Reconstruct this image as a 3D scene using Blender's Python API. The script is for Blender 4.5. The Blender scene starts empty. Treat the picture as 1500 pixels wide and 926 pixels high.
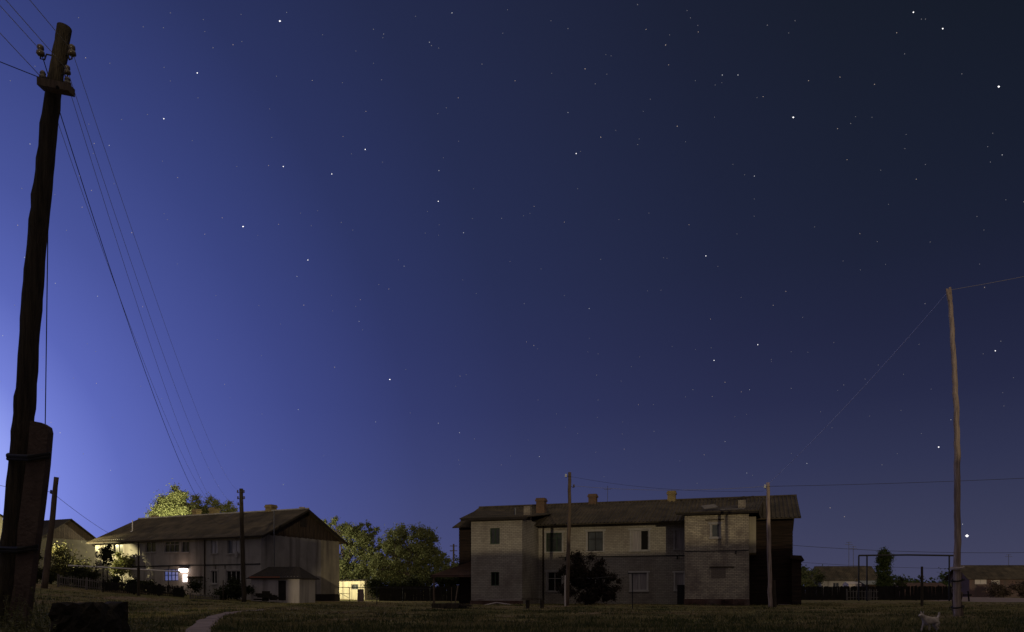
import bpy, math, random
import numpy as np
from mathutils import Vector, Matrix
random.seed(7); RNG = np.random.default_rng(7)
R = math.radians
SC = bpy.context.scene
F = 1100.0; CU = 750.0; CV = 868.0            # camera geometry of the photograph (level camera, lens shifted up)

# ------------------------------------------------------------------ camera
cam_d = bpy.data.cameras.new('camera'); cam = bpy.data.objects.new('camera', cam_d)
SC.collection.objects.link(cam); SC.camera = cam
cam.location = (0, 0, 0); cam.rotation_euler = (R(90), 0, 0)
cam_d.sensor_width = 36; cam_d.lens = F / 1500 * 36
cam_d.shift_y = (CV - 463) / 1500; cam_d.clip_start = .05; cam_d.clip_end = 6000

# ------------------------------------------------------------------ night sky (world)
W = bpy.data.worlds.new('World'); SC.world = W; W.use_nodes = True
nt = W.node_tree; nt.nodes.clear()
def N(tree, t, **k):
    n = tree.nodes.new(t)
    for a, b in k.items(): setattr(n, a, b)
    return n
def mathn(tree, op, a, b=None, c=None, clamp=False):
    n = N(tree, 'ShaderNodeMath', operation=op, use_clamp=clamp)
    for i, v in enumerate((a, b, c)):
        if v is None: continue
        if isinstance(v, (int, float)): n.inputs[i].default_value = v
        else: tree.links.new(v, n.inputs[i])
    return n.outputs[0]
def ramp(tree, fac, stops, interp='LINEAR'):
    n = N(tree, 'ShaderNodeValToRGB'); e = n.color_ramp.elements; n.color_ramp.interpolation = interp
    while len(e) < len(stops): e.new(.5)
    for el, (p, c) in zip(e, stops):
        el.position = p; el.color = (c[0], c[1], c[2], 1)
    tree.links.new(fac, n.inputs[0]); return n.outputs[0]
def addc(tree, a, b, mode='ADD', f=1.0):
    n = N(tree, 'ShaderNodeMix', data_type='RGBA', blend_type=mode)
    n.inputs[0].default_value = f
    tree.links.new(a, n.inputs[6]); tree.links.new(b, n.inputs[7]); return n.outputs[2]
tc = N(nt, 'ShaderNodeTexCoord')
nrm = N(nt, 'ShaderNodeVectorMath', operation='NORMALIZE'); nt.links.new(tc.outputs['Generated'], nrm.inputs[0])
sep = N(nt, 'ShaderNodeSeparateXYZ'); nt.links.new(nrm.outputs[0], sep.inputs[0])
GAZ = R(-45)                                    # town glow / last twilight beyond the left edge
dot = N(nt, 'ShaderNodeVectorMath', operation='DOT_PRODUCT'); nt.links.new(nrm.outputs[0], dot.inputs[0])
GEL = R(4)
dot.inputs[1].default_value = (math.sin(GAZ) * math.cos(GEL), math.cos(GAZ) * math.cos(GEL), math.sin(GEL))
ang = mathn(nt, 'DIVIDE', mathn(nt, 'ARCCOSINE', dot.outputs['Value']), R(100), clamp=True)
glow = ramp(nt, ang, [(0.050, (0.2500, 0.3000, 0.5000)), (0.105, (0.1700, 0.2050, 0.4650)), (0.140, (0.0800, 0.1020, 0.3150)), (0.180, (0.0450, 0.0600, 0.2150)), (0.230, (0.0300, 0.0405, 0.1500)), (0.300, (0.0190, 0.0260, 0.0980)), (0.380, (0.0115, 0.0155, 0.0546)), (0.460, (0.0085, 0.0111, 0.0345)), (0.540, (0.0070, 0.0088, 0.0243)), (0.620, (0.0053, 0.0065, 0.0159)), (0.700, (0.0042, 0.0052, 0.0105)), (0.780, (0.0034, 0.0042, 0.0074)), (0.860, (0.0024, 0.0031, 0.0049)), (0.940, (0.0010, 0.0014, 0.0020)), (1, (0, 0, 0))])
dbl = N(nt, 'ShaderNodeVectorMath', operation='SCALE'); nt.links.new(glow, dbl.inputs[0]); dbl.inputs['Scale'].default_value = 2; glow = dbl.outputs[0]
el = mathn(nt, 'ARCSINE', sep.outputs[2])
elf = mathn(nt, 'DIVIDE', el, R(90), clamp=True)
ZEN = (.27, .225, .175)                         # warm overhead glow added to brighten the ground, outside the view
elr = ramp(nt, elf, [(0.0/90, (0.0504, 0.0495, 0.0960)), (4.5/90, (0.0346, 0.0370, 0.0789)), (9.0/90, (0.0208, 0.0238, 0.0621)), (13.5/90, (0.0113, 0.0132, 0.0423)), (18.0/90, (0.0069, 0.0085, 0.0291)), (22.5/90, (0.0039, 0.0060, 0.0187)), (27.0/90, (0.0024, 0.0046, 0.0130)), (31.5/90, (0.0015, 0.0034, 0.0087)), (36.0/90, (0.0008, 0.0024, 0.0046)), (40.5/90, (0.0003, 0.0015, 0.0020)), (56/90, ZEN), (1, ZEN)])
rear = mathn(nt, 'POWER', mathn(nt, 'MAXIMUM', mathn(nt, 'MULTIPLY', sep.outputs[1], -1.0), 0.0), 0.7)
REAR = (.110, .090, .084)                       # warm light-pollution glow over the village behind the camera
rr = ramp(nt, rear, [(0, (0, 0, 0)), (1, REAR)])
sky = addc(nt, addc(nt, glow, elr), rr)
bgn = N(nt, 'ShaderNodeBackground'); nt.links.new(sky, bgn.inputs[0]); bgn.inputs[1].default_value = 1.0
wo = N(nt, 'ShaderNodeOutputWorld'); nt.links.new(bgn.outputs[0], wo.inputs[0])
W.cycles.sampling_method = 'MANUAL'; W.cycles.sample_map_resolution = 512

# ------------------------------------------------------------------ low warm light over the roofs behind the camera
SUN_AZ, SUN_EL = 4.0, 3.6                      # comes from behind
sd = bpy.data.lights.new('low_warm_light', 'SUN'); sd.energy = .52; sd.angle = R(.5); sd.color = (1, .81, .50)
so = bpy.data.objects.new('low_warm_light', sd); SC.collection.objects.link(so)
Ld = Vector((math.sin(R(SUN_AZ)) * math.cos(R(SUN_EL)), -math.cos(R(SUN_AZ)) * math.cos(R(SUN_EL)), math.sin(R(SUN_EL))))
so.rotation_euler = Ld.to_track_quat('Z', 'Y').to_euler()

VS = SC.view_settings
VS.view_transform = 'Standard'; VS.look = 'None'; VS.gamma = 1; VS.exposure = 0; VS.use_curve_mapping = False
SC.cycles.use_denoising = True; SC.cycles.max_bounces = 5; SC.cycles.diffuse_bounces = 2; SC.cycles.glossy_bounces = 2
SC.cycles.transparent_max_bounces = 6; SC.cycles.sample_clamp_indirect = 3

# ------------------------------------------------------------------ helpers
def ss(x, a, b):
    t = min(1, max(0, (x - a) / (b - a))); return t * t * (3 - 2 * t)
def ground(x, y):
    z = -.9
    z += min(1.6, .0022 * max(0, -x - 12) ** 2) * ss(y, 14, 40)
    z += .50 * math.exp(-((x + 6.2) ** 2 + (y - 8.6) ** 2) / (2 * 2.0 ** 2))
    z += .035 * math.sin(x * .9 + 1.3 * math.sin(y * .5)) * math.sin(y * .6 + .7 * math.sin(x * .4)) * ss(y, 8, 16) * (1 - ss(y, 55, 80))
    return z
def P(u, v, D): return Vector(((u - CU) * D / F, D, (CV - v) * D / F))
def X(u, D): return (u - CU) * D / F
def Z(v, D): return (CV - v) * D / F

def tag(o, label=None, cat=None, group=None, kind=None):
    if label: o['label'] = label
    if cat: o['category'] = cat
    if group: o['group'] = group
    if kind: o['kind'] = kind
    return o
def thing(name, label, cat, loc=(0, 0, 0), rz=0, group=None):
    o = bpy.data.objects.new(name, None); SC.collection.objects.link(o)
    o.location = loc; o.rotation_euler = (0, 0, rz); o.empty_display_size = .2
    return tag(o, label, cat, group)

class MB:
    def __init__(s): s.v = []; s.f = []; s.off = Vector((0, 0, 0))
    def poly(s, *pts):
        n = len(s.v); s.v += [tuple(Vector(p) - s.off) for p in pts]; s.f.append(tuple(range(n, n + len(pts))))
    def box(s, x0, x1, y0, y1, z0, z1, M=None):
        c = [Vector(p) for p in ((x0,y0,z0),(x1,y0,z0),(x1,y1,z0),(x0,y1,z0),(x0,y0,z1),(x1,y0,z1),(x1,y1,z1),(x0,y1,z1))]
        if M: c = [M @ p for p in c]
        n = len(s.v); s.v += [tuple(p - s.off) for p in c]
        for q in ((0,3,2,1),(4,5,6,7),(0,1,5,4),(1,2,6,5),(2,3,7,6),(3,0,4,7)): s.f.append(tuple(n + i for i in q))
    def prism(s, front, back):
        n = len(front); b = len(s.v)
        s.v += [tuple(Vector(p) - s.off) for p in list(front) + list(back)]
        s.f.append(tuple(range(b, b + n))); s.f.append(tuple(range(b + 2 * n - 1, b + n - 1, -1)))
        for i in range(n):
            j = (i + 1) % n; s.f.append((b + j, b + i, b + n + i, b + n + j))
    def tube(s, pts, rad, n=8, jit=0, cap=True, flat=1.0):
        pts = [Vector(p) for p in pts]
        if not isinstance(rad, (list, tuple)): rad = [rad] * len(pts)
        b = len(s.v)
        ref = None
        for i, p in enumerate(pts):
            t = (pts[min(i + 1, len(pts) - 1)] - pts[max(i - 1, 0)]).normalized()
            if ref is None:
                ref = Vector((0, 1, 0)) if abs(t.y) < .9 else Vector((1, 0, 0))
            a = (ref - t * ref.dot(t)).normalized(); ref = a
            c = t.cross(a)
            for k in range(n):
                th = 2 * math.pi * k / n; r = rad[i] * (1 + (random.uniform(-jit, jit) if jit else 0))
                s.v.append(tuple(p + a * math.cos(th) * r * flat + c * math.sin(th) * r - s.off))
        for i in range(len(pts) - 1):
            for k in range(n):
                k2 = (k + 1) % n
                s.f.append((b + i * n + k, b + i * n + k2, b + (i + 1) * n + k2, b + (i + 1) * n + k))
        if cap:
            s.f.append(tuple(b + k for k in range(n - 1, -1, -1)))
            e = b + (len(pts) - 1) * n; s.f.append(tuple(e + k for k in range(n)))
    def lathe(s, c, prof, n=10, axis=Vector((0, 0, 1))):
        pts = [Vector(c) + axis * h for h, r in prof]; s.tube(pts, [r for h, r in prof], n)
    def build(s, name, m, parent=None, smooth=False):
        me = bpy.data.meshes.new(name); me.from_pydata(s.v, [], s.f); me.update()
        uv = me.uv_layers.new(name='UVMap')
        for p in me.polygons:
            nx, ny, nz = abs(p.normal.x), abs(p.normal.y), abs(p.normal.z)
            for li in p.loop_indices:
                co = me.vertices[me.loops[li].vertex_index].co
                if nz > .75: uv.data[li].uv = (co.x, co.y)
                elif nx > ny: uv.data[li].uv = (co.y, co.z)
                else: uv.data[li].uv = (co.x, co.z)
            p.use_smooth = smooth
        for mm in (m if isinstance(m, list) else [m]): me.materials.append(mm)
        o = bpy.data.objects.new(name, me); SC.collection.objects.link(o)
        if parent: o.parent = parent
        return o

def npmesh(name, V, Fq, mats, parent=None, k=4):
    me = bpy.data.meshes.new(name); nf = len(Fq)
    me.vertices.add(len(V)); me.vertices.foreach_set('co', np.asarray(V, np.float32).ravel())
    me.loops.add(nf * k); me.loops.foreach_set('vertex_index', np.asarray(Fq, np.int32).ravel())
    me.polygons.add(nf); me.polygons.foreach_set('loop_start', np.arange(0, nf * k, k, dtype=np.int32))
    me.update(calc_edges=True); me.validate()
    for m in mats: me.materials.append(m)
    o = bpy.data.objects.new(name, me); SC.collection.objects.link(o)
    if parent: o.parent = parent
    return o

# ------------------------------------------------------------------ materials
MATS = {}
def mat(name, c1, c2=None, rough=.9, scale=3, bump=.0, bscale=20, metal=0, spec=.3, coord='Object', stretch=(1, 1, 1), detail=6):
    if name in MATS: return MATS[name]
    m = bpy.data.materials.new(name); m.use_nodes = True; t = m.node_tree; b = t.nodes['Principled BSDF']
    b.inputs['Roughness'].default_value = rough; b.inputs['Metallic'].default_value = metal
    b.inputs['Specular IOR Level'].default_value = spec
    c2 = c2 or c1
    co = N(t, 'ShaderNodeTexCoord'); mp = N(t, 'ShaderNodeMapping'); mp.inputs['Scale'].default_value = stretch
    t.links.new(co.outputs[coord], mp.inputs[0])
    nz = N(t, 'ShaderNodeTexNoise'); nz.inputs['Scale'].default_value = scale; nz.inputs['Detail'].default_value = detail
    t.links.new(mp.outputs[0], nz.inputs['Vector'])
    col = ramp(t, nz.outputs[0], [(.33, c1), (.67, c2)])
    t.links.new(col, b.inputs['Base Color'])
    if bump:
        n2 = N(t, 'ShaderNodeTexNoise'); n2.inputs['Scale'].default_value = bscale; n2.inputs['Detail'].default_value = 5
        t.links.new(mp.outputs[0], n2.inputs['Vector'])
        bp = N(t, 'ShaderNodeBump'); bp.inputs['Strength'].default_value = bump; bp.inputs['Distance'].default_value = .05
        t.links.new(n2.outputs[0], bp.inputs['Height']); t.links.new(bp.outputs[0], b.inputs['Normal'])
    MATS[name] = m; return m
def emit(name, c, s):
    m = bpy.data.materials.new(name); m.use_nodes = True; t = m.node_tree
    b = t.nodes['Principled BSDF']; b.inputs['Base Color'].default_value = (.6, .6, .6, 1)
    b.inputs['Emission Color'].default_value = (*c, 1); b.inputs['Emission Strength'].default_value = s
    return m
def brick(name, c1, c2, mortar, bw=.25, bh=.088, stain=(.16, .13, .12), ms=.012, stainlo=.48, stainhi=.7, rowvar=None):
    m = bpy.data.materials.new(name); m.use_nodes = True; t = m.node_tree; b = t.nodes['Principled BSDF']
    b.inputs['Roughness'].default_value = .92; b.inputs['Specular IOR Level'].default_value = .2
    uv = N(t, 'ShaderNodeUVMap')
    br = N(t, 'ShaderNodeTexBrick'); br.inputs['Scale'].default_value = 1
    br.inputs['Color1'].default_value = (*c1, 1); br.inputs['Color2'].default_value = (*c2, 1); br.inputs['Mortar'].default_value = (*mortar, 1)
    br.inputs['Brick Width'].default_value = bw; br.inputs['Row Height'].default_value = bh
    br.inputs['Mortar Size'].default_value = ms; br.inputs['Mortar Smooth'].default_value = .3; br.inputs['Bias'].default_value = -.1
    t.links.new(uv.outputs[0], br.inputs['Vector'])
    nz = N(t, 'ShaderNodeTexNoise'); nz.inputs['Scale'].default_value = .55; nz.inputs['Detail'].default_value = 8; nz.inputs['Roughness'].default_value = .68
    co = N(t, 'ShaderNodeTexCoord'); mp = N(t, 'ShaderNodeMapping'); mp.inputs['Scale'].default_value = (1, 1, .8)
    t.links.new(co.outputs['Object'], mp.inputs[0]); t.links.new(mp.outputs[0], nz.inputs['Vector'])
    f = ramp(t, nz.outputs[0], [(stainlo, (0, 0, 0)), (stainhi, (.75, .75, .75))])
    mx = N(t, 'ShaderNodeMix', data_type='RGBA'); t.links.new(f, mx.inputs[0]); t.links.new(br.outputs[0], mx.inputs[6]); mx.inputs[7].default_value = (*stain, 1)
    t.links.new(mx.outputs[2], b.inputs['Base Color'])
    bp = N(t, 'ShaderNodeBump'); bp.inputs['Strength'].default_value = .8; bp.inputs['Distance'].default_value = .012; bp.invert = True
    t.links.new(br.outputs['Fac'], bp.inputs['Height']); t.links.new(bp.outputs[0], b.inputs['Normal'])
    return m
def leafm(name, c1, c2, rough=.7, trans=.25):
    m = bpy.data.materials.new(name); m.use_nodes = True; t = m.node_tree; b = t.nodes['Principled BSDF']
    b.inputs['Roughness'].default_value = rough; b.inputs['Specular IOR Level'].default_value = .2
    g = N(t, 'ShaderNodeNewGeometry'); col = ramp(t, g.outputs['Random Per Island'], [(0, c1), (1, c2)])
    t.links.new(col, b.inputs['Base Color'])
    tr = N(t, 'ShaderNodeBsdfTranslucent'); t.links.new(col, tr.inputs[0])
    mx = N(t, 'ShaderNodeMixShader'); mx.inputs[0].default_value = trans
    t.links.new(b.outputs[0], mx.inputs[1]); t.links.new(tr.outputs[0], mx.inputs[2])
    t.links.new(mx.outputs[0], t.nodes['Material Output'].inputs[0])
    return m

M_brickA = brick('sand_lime_brick', (.43, .40, .345), (.335, .31, .275), (.17, .155, .14), bw=.33, bh=.13, ms=.013, stainlo=.46, stain=(.17, .14, .125))
M_brickB = brick('yellow_brick', (.57, .51, .39), (.38, .34, .28), (.15, .13, .12), bw=.30, bh=.115, ms=.014, stain=(.17, .14, .125), stainlo=.46, stainhi=.60)
M_brickR = brick('red_brick', (.22, .13, .08), (.16, .10, .06), (.15, .12, .1))
M_brickY = brick('chimney_brick', (.42, .33, .15), (.30, .22, .10), (.14, .11, .07))
M_brickD = brick('foundation_brick', (.16, .09, .075), (.10, .06, .05), (.07, .055, .05))
M_white = mat('white_paint', (.62, .60, .58), (.50, .49, .48), scale=2)
M_whiteD = mat('old_white_paint', (.42, .40, .40), (.30, .29, .29), scale=3)
M_board = mat('old_boards', (.085, .06, .045), (.035, .025, .02), scale=1.5, stretch=(9, 9, .6), bump=.6, bscale=4)
M_boardH = mat('dark_log_boards', (.045, .028, .021), (.012, .009, .008), scale=2, stretch=(.4, .4, 9), bump=.6, bscale=3)
M_roof = mat('asbestos_roof', (.10, .080, .058), (.05, .042, .033), scale=1.1, bump=.3, bscale=12, detail=9)
def sheets(m, lo=.68, hi=1.18):
    t = m.node_tree; b = t.nodes['Principled BSDF']; src = b.inputs['Base Color'].links[0].from_socket
    uv = N(t, 'ShaderNodeUVMap'); br = N(t, 'ShaderNodeTexBrick'); br.inputs['Scale'].default_value = 1; br.offset = .0
    br.inputs['Color1'].default_value = (lo, lo, lo, 1); br.inputs['Color2'].default_value = (hi, hi, hi * .97, 1); br.inputs['Mortar'].default_value = (.5, .5, .5, 1)
    br.inputs['Brick Width'].default_value = 1.1; br.inputs['Row Height'].default_value = 1.45; br.inputs['Mortar Size'].default_value = .02; br.inputs['Bias'].default_value = .15
    t.links.new(uv.outputs[0], br.inputs['Vector']); t.links.new(addc(t, src, br.outputs[0], 'MULTIPLY'), b.inputs['Base Color'])
sheets(M_roof)
M_roofR = mat('reddish_roof', (.12, .07, .055), (.07, .045, .04), scale=1.5, bump=.3)
M_roofD = mat('tar_roof', (.035, .028, .026), (.02, .017, .016), scale=2, bump=.2)
M_wood = mat('weathered_wood', (.20, .15, .11), (.11, .08, .06), scale=2.2, stretch=(8, 8, .7), bump=.9, bscale=5)
M_woodR = mat('reddish_pole_wood', (.60, .48, .40), (.27, .21, .18), scale=1.6, stretch=(7, 7, .55), bump=1.0, bscale=5)
M_woodDk = mat('dark_pole_wood', (.105, .084, .058), (.04, .032, .024), scale=2, stretch=(14, 14, .7), bump=1.0, bscale=8)
M_conc = mat('brown_concrete', (.12, .085, .072), (.075, .052, .046), scale=6, bump=.4, bscale=30)
M_block = mat('mossy_block', (.035, .028, .02), (.015, .013, .01), scale=6, bump=1, bscale=12)
M_black = mat('dark_metal', (.02, .02, .022), rough=.6)
M_pipe = mat('grey_pipe', (.13, .13, .14), (.09, .09, .1), rough=.5, metal=.3)
M_pipeW = mat('pale_pipe', (.85, .82, .78), rough=.28, spec=.8)
M_wire = mat('aluminium_wire', (.5, .48, .48), rough=.35, metal=.6)
M_wireD = mat('dark_cable', (.03, .028, .035), rough=.6)
M_cer = mat('brown_ceramic', (.12, .095, .075), (.07, .055, .045), rough=.25, spec=.6, scale=30)
M_cerW = mat('white_ceramic', (.75, .78, .76), rough=.25, spec=.6)
M_green = mat('green_paint', (.055, .09, .055), (.035, .065, .045), scale=4)
M_glass = mat('dark_glass', (.02, .024, .024), rough=.12, spec=.6)
M_glassG = mat('greenish_glass', (.05, .055, .045), (.02, .024, .02), rough=.2, spec=.6, scale=4)
M_glassB = mat('bluish_glass', (.085, .095, .095), (.05, .055, .055), scale=1.5, rough=.25, spec=.6)
M_curt = mat('net_curtain', (.42, .39, .40), (.26, .24, .25), scale=2.5, stretch=(6, 6, .3))
M_curtW = mat('white_curtain', (.62, .62, .66), (.4, .4, .44), scale=3, stretch=(6, 6, .3))
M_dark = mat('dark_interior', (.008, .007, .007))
M_lilac = leafm('dark_shrub_leaf', (.020, .024, .014), (.085, .058, .052))
M_leaf = leafm('tree_leaf', (.08, .098, .04), (.165, .172, .08))
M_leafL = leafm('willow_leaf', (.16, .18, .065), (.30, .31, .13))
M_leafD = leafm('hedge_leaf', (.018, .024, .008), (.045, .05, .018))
M_leafP = leafm('poplar_leaf', (.038, .058, .018), (.075, .095, .034))
M_bark = mat('bark', (.07, .055, .045), (.035, .03, .025), bump=.6)
M_dog = mat('cream_fur', (.72, .64, .58), (.5, .43, .39), scale=14, bump=.6, bscale=60)
M_plank = mat('pale_planks', (.52, .46, .44), (.36, .31, .30), scale=3)

def plaster(name, c1, c2, streak=(.12, .105, .10), yel=None):
    m = bpy.data.materials.new(name); m.use_nodes = True; t = m.node_tree; b = t.nodes['Principled BSDF']
    b.inputs['Roughness'].default_value = .95; b.inputs['Specular IOR Level'].default_value = .15
    co = N(t, 'ShaderNodeTexCoord')
    n1 = N(t, 'ShaderNodeTexNoise'); n1.inputs['Scale'].default_value = .7; n1.inputs['Detail'].default_value = 9; n1.inputs['Roughness'].default_value = .65
    t.links.new(co.outputs['Object'], n1.inputs['Vector'])
    base = ramp(t, n1.outputs[0], [(.35, c1), (.65, c2)])
    mp = N(t, 'ShaderNodeMapping'); mp.inputs['Scale'].default_value = (1.1, 1.1, .08); t.links.new(co.outputs['Object'], mp.inputs[0])
    n2 = N(t, 'ShaderNodeTexNoise'); n2.inputs['Scale'].default_value = 1.2; n2.inputs['Detail'].default_value = 6; t.links.new(mp.outputs[0], n2.inputs['Vector'])
    f = ramp(t, n2.outputs[0], [(.50, (0, 0, 0)), (.72, (.8, .8, .8))])
    mx = N(t, 'ShaderNodeMix', data_type='RGBA'); t.links.new(f, mx.inputs[0]); t.links.new(base, mx.inputs[6]); mx.inputs[7].default_value = (*streak, 1)
    t.links.new(mx.outputs[2], b.inputs['Base Color'])
    bp = N(t, 'ShaderNodeBump'); bp.inputs['Strength'].default_value = .3; n3 = N(t, 'ShaderNodeTexNoise'); n3.inputs['Scale'].default_value = 14
    t.links.new(co.outputs['Object'], n3.inputs['Vector']); t.links.new(n3.outputs[0], bp.inputs['Height']); bp.inputs['Distance'].default_value = .03
    t.links.new(bp.outputs[0], b.inputs['Normal'])
    return m
M_plas = plaster('grey_plaster', (.40, .38, .365), (.30, .285, .275))
M_plasY = plaster('lit_strip_and_closet_plaster', (.42, .38, .28), (.30, .27, .22))  # yellow tone paints warm light onto the gable strip; the closet shares it
M_plasW = plaster('whitewash', (.50, .46, .45), (.42, .39, .385))
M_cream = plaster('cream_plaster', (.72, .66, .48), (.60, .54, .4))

# ------------------------------------------------------------------ ground
def axis(lims):
    out = []
    for a, b, st in lims: out += list(np.arange(a, b, st))
    return np.array(out + [lims[-1][1]])
xs = axis([(-1500, -300, 200), (-300, -80, 20), (-80, -40, 3), (-40, 40, .6), (40, 100, 4), (100, 300, 25), (300, 1500, 200)])
ys = axis([(-400, -60, 40), (-60, 4, 8), (4, 70, .5), (70, 130, 3), (130, 400, 30), (400, 2800, 300)])
V = [(x, y, ground(x, y)) for y in ys for x in xs]
nx_ = len(xs); Fq = [(j * nx_ + i, j * nx_ + i + 1, (j + 1) * nx_ + i + 1, (j + 1) * nx_ + i) for j in range(len(ys) - 1) for i in range(nx_ - 1)]
M_ground = bpy.data.materials.new('meadow_soil'); M_ground.use_nodes = True
t = M_ground.node_tree; b = t.nodes['Principled BSDF']; b.inputs['Roughness'].default_value = 1; b.inputs['Specular IOR Level'].default_value = .05
co = N(t, 'ShaderNodeTexCoord')
n1 = N(t, 'ShaderNodeTexNoise'); n1.inputs['Scale'].default_value = .16; n1.inputs['Detail'].default_value = 9; n1.inputs['Roughness'].default_value = .7
t.links.new(co.outputs['Object'], n1.inputs['Vector'])
n2 = N(t, 'ShaderNodeTexNoise'); n2.inputs['Scale'].default_value = 2.2; n2.inputs['Detail'].default_value = 8; n2.inputs['Roughness'].default_value = .7
t.links.new(co.outputs['Object'], n2.inputs['Vector'])
c1 = ramp(t, n1.outputs[0], [(.36, (.135, .14, .055)), (.5, (.19, .165, .075)), (.62, (.26, .19, .13))])
c2 = ramp(t, n2.outputs[0], [(.35, (.55, .55, .55)), (.62, (1.25, 1.25, 1.2))])
t.links.new(addc(t, c1, c2, 'MULTIPLY'), b.inputs['Base Color'])
bp = N(t, 'ShaderNodeBump'); bp.inputs['Strength'].default_value = 1; bp.inputs['Distance'].default_value = .12
t.links.new(n2.outputs[0], bp.inputs['Height']); t.links.new(bp.outputs[0], b.inputs['Normal'])
g = npmesh('ground', V, Fq, [M_ground]); tag(g, kind='structure')
for p in g.data.polygons: p.use_smooth = True

M_path = mat('bare_earth', (.33, .26, .23), (.22, .17, .15), scale=1.5, bump=.5)
STRIPS = []
def strip(name, pts, widths, m, lift=.03, sub=14):
    STRIPS.append((name, pts, widths))
    mb = MB(); L = []
    for i in range(len(pts) - 1):
        for k in range(sub):
            f = k / sub; a = Vector((*pts[i], 0)); b2 = Vector((*pts[i + 1], 0)); L.append((a.lerp(b2, f), widths[i] * (1 - f) + widths[i + 1] * f))
    L.append((Vector((*pts[-1], 0)), widths[-1]))
    rows = []
    for i, (p, w) in enumerate(L):
        d = (L[min(i + 1, len(L) - 1)][0] - L[max(i - 1, 0)][0]).normalized(); nn = Vector((-d.y, d.x, 0)); row = []
        for k in range(-3, 4):
            ww = w * (1 + .12 * math.sin(i * .9 + k)) / 2
            q = p + nn * ww * k / 3; q.z = ground(q.x, q.y) + (lift if abs(k) < 3 else -.03); row.append(q)
        rows.append(row)
    for r0, r1 in zip(rows, rows[1:]):
        for k in range(6): mb.poly(r0[k], r0[k + 1], r1[k + 1], r1[k])
    o = mb.build(name, m, smooth=True); return tag(o, kind='structure')
def gp(u, v): D = .9 * F / (v - CV); return (X(u, D), D)
strip('path', [gp(285, 940), gp(292, 922), gp(305, 909), gp(325, 901), gp(350, 896.5), gp(385, 893)], [.7, .65, .7, .6, .55, .3], M_path)
strip('road', [(X(1700, 66), 66), (X(1570, 80), 80), (X(1490, 98), 98), (X(1448, 118), 118), (X(1422, 145), 145)], [30, 32, 26, 14, 4], M_path)
strip('dirt_patch', [(-12.5, 19), (-10.8, 19.4), (-9.2, 19)], [.5, 1.6, .5], M_path, sub=6)

# ------------------------------------------------------------------ vegetation builders
PATHS = []
def off_path(x, y):
    ok = np.ones(len(x), bool)
    for pts, wd in PATHS:
        for (a, b), (c, d), w0, w1 in zip(pts, pts[1:], wd, wd[1:]):
            vx, vy = c - a, d - b; t = np.clip(((x - a) * vx + (y - b) * vy) / (vx * vx + vy * vy), 0, 1)
            ok &= np.hypot(x - a - t * vx, y - b - t * vy) > (w0 + (w1 - w0) * t) * .5
    return ok
for _n, _p, _w in STRIPS: PATHS.append((_p, _w))
def blades(name, X_, Y_, H, Wd, m, kind='stuff', nb=3, spread=.06):
    k_ = off_path(X_, Y_); X_, Y_, H = X_[k_], Y_[k_], H[k_]
    n = len(X_); V = []; Fq = []
    zz = np.array([ground(a, b) for a, b in zip(X_, Y_)])
    k = 0
    for j in range(nb):
        a = RNG.uniform(0, 2 * np.pi, n); dx = np.cos(a); dy = np.sin(a)
        ox = X_ + RNG.normal(0, spread, n); oy = Y_ + RNG.normal(0, spread, n)
        h = H * RNG.uniform(.5, 1.2, n); lean = h * RNG.uniform(.1, .8, n); la = RNG.uniform(0, 2 * np.pi, n)
        v0 = np.stack([ox - dx * (Wd[k_] if hasattr(Wd, 'shape') else Wd), oy - dy * (Wd[k_] if hasattr(Wd, 'shape') else Wd), zz - .02], 1); v1 = np.stack([ox + dx * (Wd[k_] if hasattr(Wd, 'shape') else Wd), oy + dy * (Wd[k_] if hasattr(Wd, 'shape') else Wd), zz - .02], 1)
        v2 = np.stack([ox + np.cos(la) * lean, oy + np.sin(la) * lean, zz + h], 1)
        V.append(np.stack([v0, v1, v2], 1).reshape(-1, 3))
    V = np.concatenate(V); Fq = np.arange(len(V)).reshape(-1, 3)
    o = npmesh(name, V, Fq, [m], k=3); return tag(o, kind=kind)
M_grass = leafm('grass_blade', (.15, .145, .055), (.30, .25, .125), rough=1, trans=.2)
n = 75000
Dg = 13 / (1 - RNG.random(n) * (1 - 13 / 68)) ; ug = RNG.uniform(-60, 1560, n)
xg = (ug - CU) * Dg / F
cl = np.sin(xg * 1.1 + 2 * np.sin(Dg * .35)) * np.sin(Dg * .7 + 1.7 * np.sin(xg * .5)) + RNG.normal(0, .5, n)
kk = cl > -.75; xg, Dg, cl = xg[kk], Dg[kk], cl[kk]
blades('grass', xg, Dg, (.028 + .03 * np.clip(cl + .6, 0, 1.8)), .012 + .0005 * Dg, M_grass)
# taller weeds in dark tufts
n = 10000
cx = RNG.uniform(-.75, .75, 420); cd = 15 / (1 - RNG.random(420) * (1 - 15 / 58))
i = RNG.integers(0, 420, n); xw = cx[i] * cd[i] + RNG.normal(0, .5, n); yw = cd[i] + RNG.normal(0, .4, n)
M_weed = leafm('weed_leaf', (.05, .065, .022), (.12, .125, .055), rough=.9)
blades('weeds', xw, yw, RNG.uniform(.06, .16, n), .024, M_weed, spread=.1)

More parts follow.
